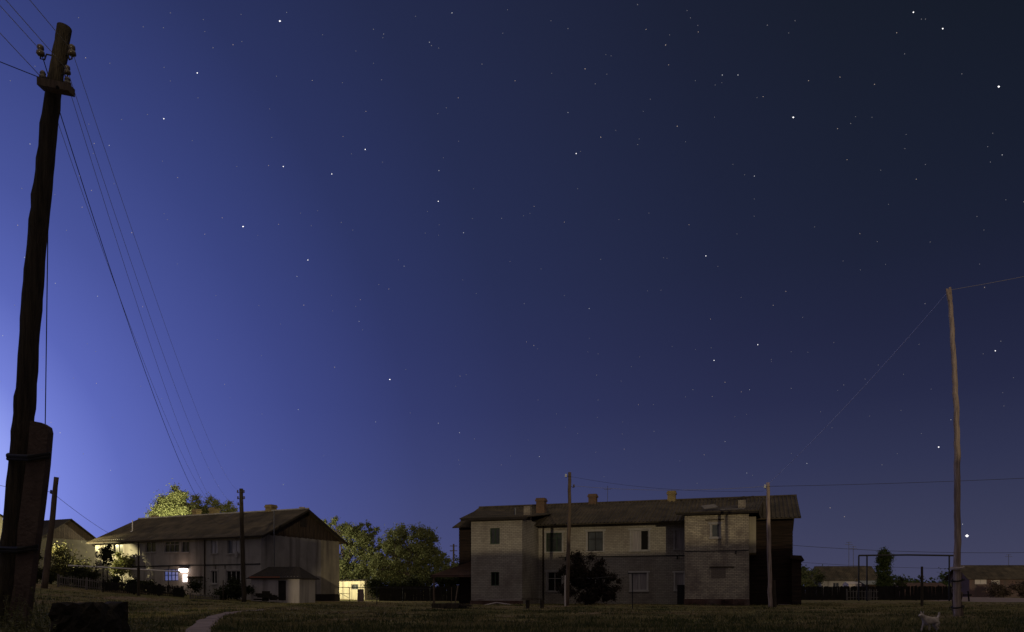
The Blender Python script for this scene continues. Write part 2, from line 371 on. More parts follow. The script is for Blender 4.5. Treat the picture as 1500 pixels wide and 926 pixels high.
def leaf_cloud(C, S, n, size, flat=.6, zsq=.8):
    """n leaf quads; C: (k,3) clump centres, S: clump radii"""
    i = RNG.integers(0, len(C), n)
    d = RNG.normal(0, 1, (n, 3)); d /= np.linalg.norm(d, axis=1)[:, None]
    r = np.abs(RNG.normal(0, .62, n))
    p = C[i] + d * (r * S[i])[:, None] * np.array([1, 1, zsq])
    a = RNG.normal(0, 1, (n, 3)); a /= np.linalg.norm(a, axis=1)[:, None]
    b = np.cross(a, RNG.normal(0, 1, (n, 3))); b /= np.linalg.norm(b, axis=1)[:, None]
    s = size * RNG.uniform(.55, 1.3, n)
    a *= s[:, None]; b *= (s * flat)[:, None]
    V = np.stack([p - a, p + b * .9, p + a, p - b * .9], 1).reshape(-1, 3)
    return V
def tree(name, label, cat, base, lobes, n, leaf, m, trunk_r=.18, group=None, clumps=40, crad=.28, seed=1, trunks=1, kind=None):
    """lobes: (dx,dy,dz,rx,ry,rz) ellipsoids relative to the base"""
    global RNG
    RNG = np.random.default_rng(seed); random.seed(seed)
    r = thing(name, label, cat, base, group=group)
    mb = MB(); Cc = []; Sc = []
    fx, fy, fz = lobes[0][:3]
    tot = sum(l[3] * l[4] * l[5] for l in lobes)
    for q, l in enumerate(lobes):
        k = max(6, int(clumps * l[3] * l[4] * l[5] / tot)) if len(lobes) > 1 else clumps
        for _ in range(k):
            d = RNG.normal(0, 1, 3); d /= np.linalg.norm(d)
            rr_ = RNG.uniform(.45, 1.0)
            c = np.array(l[:3]) + d * rr_ * np.array(l[3:]) * .86
            if c[2] < .25: c[2] = .25 + RNG.random() * .3
            Cc.append(c); Sc.append(crad * (l[3] + l[5]) / 2 * RNG.uniform(.55, 1.25))
    Cc = np.array(Cc); Sc = np.array(Sc)
    fork = Vector((fx * .3, fy * .3, fz * .45))
    for q in range(trunks):
        o = Vector((random.uniform(-.25, .25), random.uniform(-.2, .2), 0)) * (trunks > 1)
        mb.tube([o + Vector((0, 0, -.15)), o + Vector((.04, 0, fork.z * .5)), fork], [trunk_r * 1.25, trunk_r, trunk_r * .75], 8, .08)
    for l in lobes:
        tip = Vector(l[:3]); mb.tube([fork, fork.lerp(tip, .5) + Vector((0, 0, .1 * l[5])), tip], [trunk_r * .7, trunk_r * .45, trunk_r * .22], 6)
        near = [c for c in Cc if (Vector(c) - tip).length < 1.3 * max(l[3:])]
        for c in near[:14]:
            mb.tube([tip.lerp(fork, .25), tip.lerp(Vector(c), .6), Vector(c)], [trunk_r * .28, trunk_r * .14, trunk_r * .05], 5, cap=False)
    mb.build('trunk', M_bark, r)
    V = leaf_cloud(Cc, Sc, n, leaf)
    npmesh('crown', V, np.arange(len(V)).reshape(-1, 4), [m], r)
    return r
def hedge(name, label, cat, pts, h, w, n, leaf, m, kind=None, group=None, seed=3):
    global RNG
    RNG = np.random.default_rng(seed); random.seed(seed)
    C = []; S = []
    for (x0, y0), (x1, y1) in zip(pts, pts[1:]):
        L = math.hypot(x1 - x0, y1 - y0)
        for k in range(max(3, int(L * 2.2))):
            f = random.random(); x = x0 + (x1 - x0) * f + random.uniform(-w, w) * .4; y = y0 + (y1 - y0) * f + random.uniform(-w, w) * .4
            z = random.uniform(.15, 1) * h * random.uniform(.6, 1.0); C.append((x, y, ground(x, y) + z)); S.append(w * random.uniform(.45, .8))
    V = leaf_cloud(np.array(C), np.array(S), n, leaf)
    o = npmesh(name, V, np.arange(len(V)).reshape(-1, 4), [m]); return tag(o, label, cat, group, kind)

# ------------------------------------------------------------------ building helpers
def wall(mb, x0, x1, y, z0, z1, holes=(), facing=-1, depth=.14, ax='x'):
    """wall in the plane y (ax='x': runs along x) with real openings; holes: (a0,a1,z0,z1)"""
    def pt(a, d, z): return (a, y - facing * d, z) if ax == 'x' else (y - facing * d, a, z)
    A = sorted({x0, x1} | {h[0] for h in holes} | {h[1] for h in holes}); Zs = sorted({z0, z1} | {h[2] for h in holes} | {h[3] for h in holes})
    for a, b in zip(A, A[1:]):
        for c, d in zip(Zs, Zs[1:]):
            if any(h[0] <= (a + b) / 2 <= h[1] and h[2] <= (c + d) / 2 <= h[3] for h in holes): continue
            mb.poly(pt(a, 0, c), pt(b, 0, c), pt(b, 0, d), pt(a, 0, d))
    for a, b, c, d in holes:
        mb.poly(pt(a, 0, c), pt(a, depth, c), pt(a, depth, d), pt(a, 0, d)); mb.poly(pt(b, 0, c), pt(b, depth, c), pt(b, depth, d), pt(b, 0, d))
        mb.poly(pt(a, 0, c), pt(b, 0, c), pt(b, depth, c), pt(a, depth, c)); mb.poly(pt(a, 0, d), pt(b, 0, d), pt(b, depth, d), pt(a, depth, d))
        mb.poly(pt(a, depth + .25, c), pt(b, depth + .25, c), pt(b, depth + .25, d), pt(a, depth + .25, d))
def window(parent, x0, x1, z0, z1, y, mf, mp_, mull=1, trans=.66, surround=None, sw=.13, label=None, curtain=None, cr=None, name='window', fr=.055):
    """window in a wall facing local -y at plane y"""
    mb = MB(); f = fr; yy = y + .07
    mb.box(x0, x1, yy, yy + .05, z0, z0 + f); mb.box(x0, x1, yy, yy + .05, z1 - f, z1)
    mb.box(x0, x0 + f, yy, yy + .05, z0 + f, z1 - f); mb.box(x1 - f, x1, yy, yy + .05, z0 + f, z1 - f)
    for k in range(mull):
        xm = x0 + (x1 - x0) * (k + 1) / (mull + 1); mb.box(xm - f / 2, xm + f / 2, yy + .003, yy + .047, z0 + f, z1 - f)
    if trans:
        zt = z0 + (z1 - z0) * trans; mb.box(x0 + f, x1 - f, yy + .006, yy + .044, zt - f / 2, zt + f / 2)
    w = mb.build(name, mf, parent)
    if label: w['label'] = label
    mb = MB(); mb.box(x0 + .02, x1 - .02, yy + .052, yy + .062, z0 + .02, z1 - .02); mb.build('pane', mp_, w)
    if curtain:
        a, b = cr or (x0 + f, x1 - f); mb = MB(); n = 12
        for i in range(n):
            u0 = a + (b - a) * i / n; u1 = a + (b - a) * (i + 1) / n
            d0 = .018 * math.sin(i * 2.1); d1 = .018 * math.sin((i + 1) * 2.1)
            mb.poly((u0, yy + .045 + d0 * .2, z0 + f), (u1, yy + .045 + d1 * .2, z0 + f), (u1, yy + .045 + d1 * .2, z1 - f), (u0, yy + .045 + d0 * .2, z1 - f))
        mb.build('curtain', curtain, w)
    if surround:
        mb = MB(); s = sw
        mb.box(x0 - s, x0 - .003, y - .03, y + .02, z0 - .003, z1 + .003); mb.box(x1 + .003, x1 + s, y - .03, y + .02, z0 - .003, z1 + .003)
        mb.box(x0 - s - .12, x1 + s + .12, y - .04, y + .02, z1 + .006, z1 + s + .03)
        mb.box(x0 - s - .05, x1 + s + .05, y - .09, y + .03, z0 - .10, z0 - .006)
        mb.build('frame', surround, w)
    return w
def corr(mb, A, B, C, D, per=.28, amp=.03, nv=6, thick=.03, sag=.0):
    """corrugated sheet: A-B lower edge, D-C upper edge; ribs run from eave to ridge"""
    A, B, C, D = map(Vector, (A, B, C, D)); n = (B - A).cross(D - A).normalized()
    if n.z < 0: n = -n
    L = max((B - A).length, (C - D).length); cols = max(4, int(L / per * 4))
    idx = []
    for j in range(nv + 1):
        row = []
        for i in range(cols + 1):
            f = i / cols; lo = A.lerp(B, f); hi = D.lerp(C, f); p = lo.lerp(hi, j / nv)
            p = p + n * amp * math.sin(2 * math.pi * f * L / per) - Vector((0, 0, sag * math.sin(math.pi * f * 3.3) * math.sin(math.pi * (j / nv) * .8 + .4)))
            row.append(len(mb.v)); mb.v.append(tuple(p))
        idx.append(row)
    for j in range(nv):
        for i in range(cols): mb.f.append((idx[j][i], idx[j][i + 1], idx[j + 1][i + 1], idx[j + 1][i]))
    t = -n * (thick + amp)
    q = [A + t, B + t, C + t, D + t]
    mb.poly(*q)
    for p0, p1 in ((A, B), (B, C), (C, D), (D, A)):
        mb.poly(p0, p1, p1 + t, p0 + t)
def chimney(parent, x, y, z0, z1, w=.55, d=.55, m=None, cap=True):
    mb = MB(); mb.box(x - w / 2, x + w / 2, y - d / 2, y + d / 2, z0, z1)
    c = mb.build('chimney', m or M_brickY, parent)
    if cap:
        mb = MB(); mb.box(x - w / 2 - .07, x + w / 2 + .07, y - d / 2 - .07, y + d / 2 + .07, z1 - .22, z1 - .08)
        mb.box(x - w / 2 - .02, x + w / 2 + .02, y - d / 2 - .02, y + d / 2 + .02, z1 - .08, z1 + .05)
        mb.build('cap', m or M_brickY, c)
    return c

# ================================================================== MIDDLE HOUSE (two storeys, brick)
MO = Vector((-3.16, 58, 0)); MA = R(-18)
H = thing('apartment_house', 'two storey brick house with two projecting bays and a corrugated roof', 'house', MO, MA)
ca, sa = math.cos(MA), math.sin(MA)
def msz(u, v, t):
    k = (u - CU) / F
    s = (k * (58 + ca * t) + 3.16 + sa * t) / (ca - k * sa)
    y = 58 + sa * s + ca * t
    return s, (CV - v) * y / F
def mrect(u0, u1, v0, v1, t):
    s0, zt = msz(u0, v0, t); s1, zb = msz(u1, v1, t); return s0, s1, zb, zt
GZ = -1.1; EZ = 5.62
# bay on the left
wL1 = mrect(718, 732, 774, 797, 0); wL2 = mrect(719, 731, 838, 858, 0)
sBL = msz(765, 800, 0)[0]
sR0 = msz(1003, 800, 0)[0]; sR1 = msz(1097, 800, 0)[0]
wR1 = mrect(1042, 1054, 768, 787, 0)
wR2 = mrect(1042, 1063, 832, 847, 0)
TM = 4.5
mW = [mrect(800, 823, 781, 808, TM), mrect(861, 883, 779, 807, TM), mrect(925, 950, 777, 806, TM), mrect(989, 1002, 777, 804, TM)]
mLw = [mrect(802, 823, 838, 866, TM), mrect(861, 883, 838, 866, TM), mrect(924, 948, 839, 865, TM), mrect(989, 1002, 839, 864, TM)]
mb = MB()
wall(mb, 0, sBL, 0, GZ, EZ, [wL1, wL2])
wall(mb, 0, TM + 5, 0, GZ, EZ, [], facing=-1, ax='y'); wall(mb, 0, TM, sBL, GZ, EZ, [], facing=1, ax='y')
wall(mb, sBL, sR0, TM, GZ, EZ, mW + mLw)
mb.build('wall', M_brickA, H)
mb = MB()
wall(mb, sR0, sR1, 0, GZ, EZ - .05, [wR1]); wall(mb, 0, TM + 5, sR1, GZ, EZ, [], facing=1, ax='y'); wall(mb, 0, TM, sR0, GZ, EZ, [], facing=-1, ax='y')
mb.build('wall', M_brickB, H)['label'] = 'yellowish brick wall of the right hand bay, stained and patched'
mb = MB(); mb.box(0, sR1, 14.9, 15.0, GZ, EZ); mb.build('wall', M_brickA, H)
# foundation course
mb = MB(); mb.box(-.06, sBL + .06, -.07, -.004, GZ, -.62); mb.build('foundation', M_brickD, H); mb = MB(); mb.box(sR0 - .05, sR1 + .05, -.09, -.004, GZ, -.45)
for k in range(26):
    s = sR0 + random.random() * (sR1 - sR0); mb.box(s, s + random.uniform(.15, .45), -.17, -.08, GZ, -.75 + random.random() * .28)
mb.build('foundation', M_brickD, H)
# windows
window(H, *wL1, 0, M_green, M_glassG, 1, .0, label='small green framed upper window')
window(H, *wL2, 0, M_green, M_dark, 1, .0, label='small dark lower window in green frame')
window(H, *wR1, 0, M_whiteD, M_glassB, 0, .0, surround=M_whiteD, sw=.1, label='small pale upper window of the right bay')
window(H, *mW[0], TM, M_green, M_glassG, 2, .72, surround=M_whiteD, label='upper window with green frame and bars')
window(H, *mW[1], TM, M_black, M_glassB, 1, .62, surround=M_whiteD, label='upper window with dark cross frame')
window(H, *mW[2], TM, M_whiteD, M_dark, 1, 0, surround=M_whiteD, curtain=M_curt, cr=(mW[2][0] + .05, mW[2][0] + (mW[2][1] - mW[2][0]) * .56), label='upper window half covered by a curtain')
window(H, *mW[3], TM, M_whiteD, M_glassB, 0, 0, surround=M_whiteD, label='narrow upper window beside the right bay', curtain=M_curt)
window(H, *mLw[0], TM, M_whiteD, M_dark, 1, .66, surround=M_whiteD)
window(H, *mLw[1], TM, M_whiteD, M_dark, 1, .66, surround=M_whiteD)
window(H, *mLw[2], TM, M_white, M_dark, 1, 0, surround=M_white, sw=.09, curtain=M_curt, label='lower window with white frame and pulled curtains')
window(H, *mLw[3], TM, M_white, M_dark, 0, 0, surround=M_white, sw=.09, curtain=M_curt, label='narrow lower window beside the right bay')
# bricked-up opening, lintels and ledges
mb = MB(); mb.box(wR2[0], wR2[1], -.012, -.003, wR2[2], wR2[3]); mb.build('blocked_window', brick('patch_brick', (.27, .23, .19), (.22, .19, .16), (.10, .085, .075)), H)
mb = MB(); mb.box(wR2[0] - .12, wR2[1] + .55, -.05, -.006, wR2[3] + .003, wR2[3] + .09); mb.build('lintel', M_woodDk, H); mb = MB(); mb.box(wR1[0] - .4, wR1[1] + .3, -.06, -.006, wR1[3] + .26, wR1[3] + .34)
mb.build('lintel', M_woodDk, H)
zl = msz(940, 814.5, TM)[1]
mb = MB(); mb.box(sBL + 1.7, sR0 - .02, TM - .05, TM - .006, zl - .04, zl + .03)
for s in (sBL + 5.2, sR0 - 1.0, sBL + 2.2): mb.box(s, s + .1, TM - .08, TM - .052, zl - .28, zl + .02)
zl2 = msz(1050, 807, 0)[1]; mb.box(sR0 + .02, sR1 - .02, -.04, -.006, zl2 - .03, zl2 + .025); mb.box(sR1 - .9, sR1 - .82, -.08, -.042, zl2 - .25, zl2 + .02)
mb.build('cable_ledge', M_black, H)
# downpipe and eave boards
s_dp = msz(796, 800, TM - .1)[0]
mb = MB(); mb.tube([(s_dp, TM - .12, EZ - .1), (s_dp, TM - .12, -.9)], .065, 8); mb.build('downpipe', mat('rust_pipe', (.03, .022, .018)), H)
mb = MB(); mb.box(sBL - .2, sR0 + .1, TM - .45, TM - .40, EZ - .16, EZ + .02); mb.box(-.65, sBL + .55, -.56, -.50, EZ - .12, EZ + .05); mb.box(sR0 - .55, sR1 + .6, -.52, -.47, EZ - .2, EZ - .02)
mb.build('eave_board', M_roofD, H)
mb = MB(); mb.poly((sBL, TM - .42, EZ - .03), (sR0, TM - .42, EZ - .03), (sR0, TM + .02, EZ - .03), (sBL, TM + .02, EZ - .03)); mb.poly((-.6, -.5, EZ - .03), (sBL + .5, -.5, EZ - .03), (sBL + .5, .02, EZ - .03), (-.6, .02, EZ - .03)); mb.build('soffit', M_board, H)
# main roof
rz = lambda t_: EZ + .05 + .3636 * (t_ - 4.0)
RT = 9.5; RZ = rz(RT)
mb = MB(); corr(mb, (-2.9, 3.2, rz(3.2)), (24.0, 3.2, rz(3.2)), (24.0, RT, RZ), (-2.9, RT, RZ), sag=.05, amp=.05, per=.3)
corr(mb, (24.0, 15.8, rz(3.2)), (-2.9, 15.8, rz(3.2)), (-2.9, RT, RZ), (24.0, RT, RZ))
mb.tube([(-2.9, RT, RZ + .03), (24.0, RT, RZ + .03)], .09, 8)
roofM = mb.build('roof', M_roof, H)
mb = MB(); corr(mb, (-.75, -.55, EZ + .06), (sBL + .6, -.55, EZ + .06), (sBL + .6, 6.4, rz(6.4) + .03), (-2.75, 8.6, rz(8.6) + .03)); mb.build('bay_roof', M_roof, H)
mb = MB(); corr(mb, (sR0 - .6, -.55, EZ - .02), (sR1 + .65, -.55, EZ - .02), (sR1 + 1.0, 8.2, rz(8.2) + .06), (sR0 - .55, 4.9, rz(4.9) + .02), amp=.035)
mb.poly((sR1 + .65, -.55, EZ - .02), (sR1 + 1.0, 8.2, rz(8.2) + .04), (sR1 + 1.0, 8.2, EZ - .25), (sR1 + .65, -.55, EZ - .25))
mb.build('bay_roof', M_roof, H)['label'] = 'shallow roof over the right bay rising to the ridge'
# loose sheets lying on the bay roof
mb = MB(); mb.box(0, 1.0, 0, .9, 0, .02, Matrix.Translation((sR0 + 1.3, .9, EZ + .32)) @ Matrix.Rotation(R(22), 4, 'X') @ Matrix.Rotation(R(20), 4, 'Z')); mb.build('roof_patch', mat('old_sheet', (.24, .22, .20), (.15, .135, .12)), H); mb = MB()
mb.box(0, 1.6, 0, .25, 0, .02, Matrix.Translation((sR1 - 1.9, -.1, EZ + .12)) @ Matrix.Rotation(R(16), 4, 'X')); mb.build('roof_patch', mat('old_sheet', (.24, .22, .20), (.15, .135, .12)), H)
def mchim(u, v0, v1, t, w, m=M_brickY, cap=True, drop=1.0):
    s, z = msz(u, v0, t); chimney(H, s, t, min(z, rz(t)) - drop if False else z - 1.6, z, w, w, m, cap)
mchim(793, 731, 752, 7.0, .72, M_brickR)
mchim(868.5, 725, 737, 9.6, .66, M_brickR)
mchim(984, 720.5, 734, 9.6, .64)
mchim(1087, 733.5, 748, 2.6, .52, M_brickB, False)
mchim(773, 742, 755, 2.6, .50, M_brickB, False)
s, z = msz(755, 744, 2.6); mb = MB(); mb.tube([(s, 2.6, z), (s, 2.6, z - 1)], .07, 8); mb.build('vent_pipe', M_pipe, H)
s, z = msz(890, 712, 9.4); mb = MB(); mb.tube([(s, 9.4, z), (s, 9.4, RZ - .1)], .02, 5); mb.box(s - .3, s + .3, 9.39, 9.41, z - .3, z - .27); mb.build('antenna', M_pipe, H)
s, z = msz(1087, 730, 8.4); mb = MB(); mb.tube([(s - 1.1, 8.3, z - .12), (s, 8.3, z + .02), (s + .9, 8.3, z + .12)], .05, 5); mb.tube([(s - .3, 8.3, z), (s + .2, 8.3, z + .1)], .1, 5, .3); mb.build('loose_timber', M_woodDk, H)
# wooden stair annexes at both ends, under the main roof
mb = MB(); wall(mb, -2.55, -.01, 3.9, GZ, rz(3.9) - .1, [], depth=.1); mb.box(-2.55, -2.45, 3.9, 15, GZ, rz(3.9) - .1)
for k in range(26):
    z = GZ + k * .25; mb.box(-2.57, -.02, 3.86 - .02 * (k % 2), 3.895, z + .01, z + .235)
mb.build('stair_annex', M_boardH, H)['label'] = 'dark boarded stair annex at the left end'
mb = MB(); mb.box(sR1 + .02, 23.45, 4.2, 15, GZ, rz(4.2) - .12)
for k in range(26):
    z = GZ + k * .25; mb.box(sR1 + .03, 23.48, 4.16 - .02 * (k % 2), 4.196, z + .01, z + .235)
mb.build('stair_annex', M_boardH, H)['label'] = 'dark boarded stair annex at the right end'
s0, zt = msz(1098, 763, .6); s1, zb = msz(1107.5, 810, .6)
mb = MB(); mb.box(sR1 + .01, s1, .6, 4.1, zb, EZ - .35); mb.build('side_closet', M_plasY, H)
mb = MB(); s1, z1 = msz(1174, 816, 3.2); s0, _ = msz(1160, 816, 3.2)
mb.box(s0, s1, 3.3, 6, GZ, z1 - .1); mb.prism([(s0 - .1, 3.1, z1 - .1), (s1 + .2, 3.1, z1 - .25), (s1, 3.1, z1 + .1), (s0 - .1, 3.1, z1 + .15)], [(s0 - .1, 6.2, z1 - .1), (s1 + .2, 6.2, z1 - .25), (s1, 6.2, z1 + .1), (s0 - .1, 6.2, z1 + .15)])
mb.build('side_porch', M_boardH, H)
# lean-to porch on the left
PL = [msz(690, 822, 2.2), msz(672, 821, 2.2), msz(634, 843, 1.0), msz(690, 843, 1.0)]
mb = MB()
zt = 2.65; zb = PL[2][1]; s0 = PL[2][0]
corr(mb, (s0, .6, zb), (-.02, .6, zb), (-.02, 3.8, zt), (-1.15, 3.8, zt), per=.22)
mb.poly((s0, .6, zb), (-1.15, 3.8, zt), (-2.6, 6, zt - .1), (s0 - .3, 6, zb))
mb.box(s0, -.02, .56, .62, zb - .16, zb - .03)
rp = mb.build('porch_roof', M_roofR, H)
mb = MB()
for s in (s0 + .15,): mb.box(s, s + .12, .7, .82, GZ, zb - .1)
mb.build('porch_post', M_wood, H)
mb = MB(); mb.box(-1.9, -.03, 2.6, 3.8, GZ, zb + .1); mb.build('porch_room', M_boardH, H)
# dark basement hatch by the right bay
s, z = msz(992, 858, 3.6); s2, _ = msz(1003, 858, 3.6)
mb = MB(); mb.box(s, s2, 3.6, 4.42, GZ, z); mb.box(s - .03, s2, 3.55, 4.42, z + .003, z + .06); o = mb.build('meter_cabinet', M_black, None)
o.matrix_world = H.matrix_basis if False else Matrix.Translation(MO) @ Matrix.Rotation(MA, 4, 'Z'); tag(o, 'dark upright cabinet standing in the corner between the long wall and the right bay', 'cabinet')

# ================================================================== LEFT HOUSE (plastered, two storeys)
LO = Vector((-21.7, 65, 0)); LA = R(-25)
LH = thing('apartment_house', 'grey plastered two storey house with boarded gable, behind the white outhouse', 'house', LO, LA)
def Ls(u, t=0):                                 # local s (negative towards the left) and depth y for a pixel column
    k = (u - CU) / F; c, s_ = math.cos(LA), math.sin(LA)
    s = (k * (65 + c * t) + 21.7 + s_ * t) / (c - k * s_)
    return s, 65 + s_ * s + c * t
def lrect(u0, u1, v0, v1, t=0):
    a, ya = Ls(u0, t); b, yb = Ls(u1, t); y = (ya + yb) / 2
    return a, b, (CV - v1) * y / F, (CV - v0) * y / F
LE = 5.14; LL = -21.4; LD = 10.7; LRZ = 7.74
up = [lrect(213, 228, 794, 809), lrect(241, 262, 793, 809), lrect(266, 277, 793, 809), lrect(309, 319, 791, 811), lrect(333, 351, 791, 811), lrect(166, 180, 795, 811)]
lo = [lrect(240, 261, 834, 851), lrect(309, 318, 836, 855), lrect(331, 352, 836, 855)]
dr = lrect(266.5, 274.5, 841, 866)
mb = MB()
wall(mb, LL, 0, 0, GZ, LE, up + lo + [dr])
wall(mb, LL, 0, LD, GZ, LE, [], facing=1)
wall(mb, 0, LD, LL, GZ, LE, [], facing=-1, ax='y')
wall(mb, 0, 7.9, 0, -.15, LE, [], facing=1, ax='y')
mb.build('wall', M_plas, LH)
mb = MB(); wall(mb, 7.9, LD, 0, -.15, LE, [], facing=1, ax='y'); mb.build('wall', M_plasY, LH)['label'] = 'end strip of the gable wall with warm light painted in'  # yellow tint painted in place of light falling on this strip
mb = MB(); mb.box(-.1, .06, .0, LD + .02, GZ - .5, -.15); mb.build('foundation', M_roofD, LH)
# boarded gables
for x, f in ((0, 1), (LL, -1)):
    mb = MB(); n = 44; hr = LRZ - LE - .12
    for k in range(n):
        a = LD * k / n; b = LD * (k + 1) / n - .015; o = .03 * (k % 2)
        ha = hr * (1 - abs(a / LD * 2 - 1)); hb = hr * (1 - abs(b / LD * 2 - 1))
        q = [(x + f * (.02 + o), a, LE - .06 - .02 * (k % 3)), (x + f * (.02 + o), b, LE - .06 - .02 * (k % 3)), (x + f * (.02 + o), b, LE + hb), (x + f * (.02 + o), a, LE + ha)]
        mb.prism(q, [(p[0] - f * .1, p[1], p[2]) for p in q])
    gb = mb.build('gable', M_board, LH)
    if f > 0:
        mb = MB(); mb.box(.055, .09, 4.9, 5.7, LE + .95, LE + 1.75); mb.build('hatch', M_roofD, gb)
# roof: two slopes, thick edge boards at the gable
mb = MB(); ov = .55; oz = .52 * (LRZ - LE) / (LD / 2)
for sg in (0, 1):
    if sg == 0: A, B, C, D = (LL - .6, -ov, LE - oz * 1), (.7, -ov, LE - oz), (.7, LD / 2, LRZ), (LL - .6, LD / 2, LRZ)
    else: A, B, C, D = (.7, LD + ov, LE - oz), (LL - .6, LD + ov, LE - oz), (LL - .6, LD / 2, LRZ), (.7, LD / 2, LRZ)
    corr(mb, A, B, C, D, per=.3, amp=.022, sag=.04)
mb.build('roof', M_roof, LH)['label'] = 'long dark corrugated roof'
mb = MB(); mb.tube([(LL - .6, LD / 2, LRZ + .05), (.7, LD / 2, LRZ + .05)], .075, 6); mb.build('ridge_cap', M_whiteD, LH)  # pale colour paints the lamp's bright rim along the ridge
mb = MB()
for x in (.62, LL - .6):
    for y0, z0 in ((-ov, LE - oz), (LD + ov, LE - oz)):
        mb.prism([(x, y0, z0 - .22), (x, y0, z0 + .0), (x, LD / 2, LRZ), (x, LD / 2, LRZ - .24)], [(x + .07, y0, z0 - .22), (x + .07, y0, z0 + .0), (x + .07, LD / 2, LRZ), (x + .07, LD / 2, LRZ - .24)])
mb.box(LL - .5, .6, -ov + .02, -ov + .07, LE - oz - .14, LE - oz - .04)
mb.build('edge_board', M_roofD, LH)
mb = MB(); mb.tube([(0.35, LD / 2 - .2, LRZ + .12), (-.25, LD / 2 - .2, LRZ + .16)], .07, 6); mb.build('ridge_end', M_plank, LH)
def lch(u, v0, w=.55, m=M_brickY):
    s, y = Ls(u, LD / 2 + .3); z = (CV - v0) * y / F; chimney(LH, s, LD / 2 + .3, z - 1.3, z, w, w, m)
lch(397, 740.5, .75); lch(314, 745, .7); lch(288, 747, .6); lch(227, 756, .5)
s, y = Ls(402, -.25); mb = MB(); mb.tube([(s, -.28, (CV - 748) * y / F), (s, -.28, .2)], .05, 8); mb.build('downpipe', M_pipe, LH); mb = MB(); mb.tube([(.25, 1.3, 6.9), (.25, 1.3, .6)], .045, 6); mb.build('downpipe', M_pipe, LH)
s, y = Ls(194, 2.2); z = (CV - 762) * y / F; mb = MB(); mb.tube([(s, 2.2, z), (s, 2.2, z - 1.2)], .05, 6); mb.lathe((s, 2.2, z - 1.18), [(0, .3), (.1, .1)], 8); mb.build('vent_pipe', M_pipeW, LH)
# facade details
mb = MB(); mb.box(LL + .1, -.1, -.05, -.006, 2.42, 2.52)
for u in (248, 316, 330): s, _ = Ls(u); mb.box(s, s + .06, -.08, -.052, 2.1, 2.5)
mb.build('cable_ledge', M_black, LH)
rp2 = mat('rust_pipe2', (.045, .035, .03))
for u, w in ((301, .07), (204, .06)): s, _ = Ls(u); mb = MB(); mb.tube([(s, -.1, LE - .4), (s, -.1, -.2)], w, 6); mb.build('downpipe', rp2, LH)
M_lit = emit('lit_door_glass', (1, .86, .80), 2.6); M_blue = emit('blue_lit_window', (.12, .22, .85), .26)
for i, h in enumerate(up):
    mm = [M_glassG, M_glassG, M_glassG, M_curtW, M_glassB, M_glass][i]
    window(LH, *h, 0, M_whiteD, mm, [1, 2, 1, 1, 2, 1][i], 0 if i != 1 else .7, surround=None if i else None, curtain=M_curtW if i in (3, 4) else None,
           cr=(h[0] + .5 * (h[1] - h[0]), h[1] - .08) if i == 3 else ((h[0] + .3 * (h[1] - h[0]), h[1] - .05) if i == 4 else None))
for h in up: mb = MB(); mb.box(h[0] - .06, h[1] + .06, -.1, .02, h[2] - .07, h[2] - .004); mb.build('sill', M_whiteD, LH)
mb = MB()
s, y = Ls(350); mb.box(s - .2, s + .02, -.3, -.1, 3.1, 3.6); mb.build('window_box', M_whiteD, LH)
w = window(LH, *lo[0], 0, M_black, M_blue, 3, .5, label='lower window glowing blue')
window(LH, *lo[1], 0, M_white, M_dark, 1, 0, surround=M_whiteD, sw=.07)
window(LH, *lo[2], 0, M_white, M_dark, 2, 0, surround=M_whiteD, sw=.07)
mb = MB(); mb.box(dr[0], dr[1], .06, .12, dr[2], dr[3]); d = mb.build('door', M_whiteD, LH)
zc = (dr[2] + dr[3]) / 2; mb = MB(); mb.box(dr[0] + .07, dr[1] - .07, .04, .058, dr[3] - .72, dr[3] - .03); mb.build('pane', M_lit, d)
# porch lamp over the door (lit in the photograph)
pl = lrect(265, 276.5, 832.5, 838.5); zc = (pl[2] + pl[3]) / 2
mb = MB(); mb.box(pl[0], pl[1], -.34, -.02, pl[3] + .02, pl[3] + .06); mb.box(pl[0] + .02, pl[1] - .02, -.22, -.02, pl[3] - .05, pl[3] + .02); lampb = mb.build('porch_lamp', M_pipe, LH)
mb = MB(); mb.box(pl[0] + .05, pl[1] - .05, -.30, -.06, pl[2] + .03, pl[3] - .06); mb.build('lamp_glass', emit('porch_lamp_glass', (1, .84, .74), 6), lampb)
def local(o_loc, ang_, p): return Vector(o_loc) + Matrix.Rotation(ang_, 3, 'Z') @ Vector(p)
def point(name, loc, power, col, r=.12):
    l = bpy.data.lights.new(name, 'POINT'); l.energy = power; l.color = col; l.shadow_soft_size = r
    o = bpy.data.objects.new(name, l); SC.collection.objects.link(o); o.location = loc; return o
point('porch_light', local(LO, LA, ((pl[0] + pl[1]) / 2, -.75, zc - .1)), 22, (1, .66, .46))
# small shelf/porch table under the lamp and the small hood next to it
mb = MB(); mb.box(dr[1] + .1, dr[1] + 2.0, -.5, -.02, 1.35, 1.45); mb.build('door_hood', M_roofD, LH)

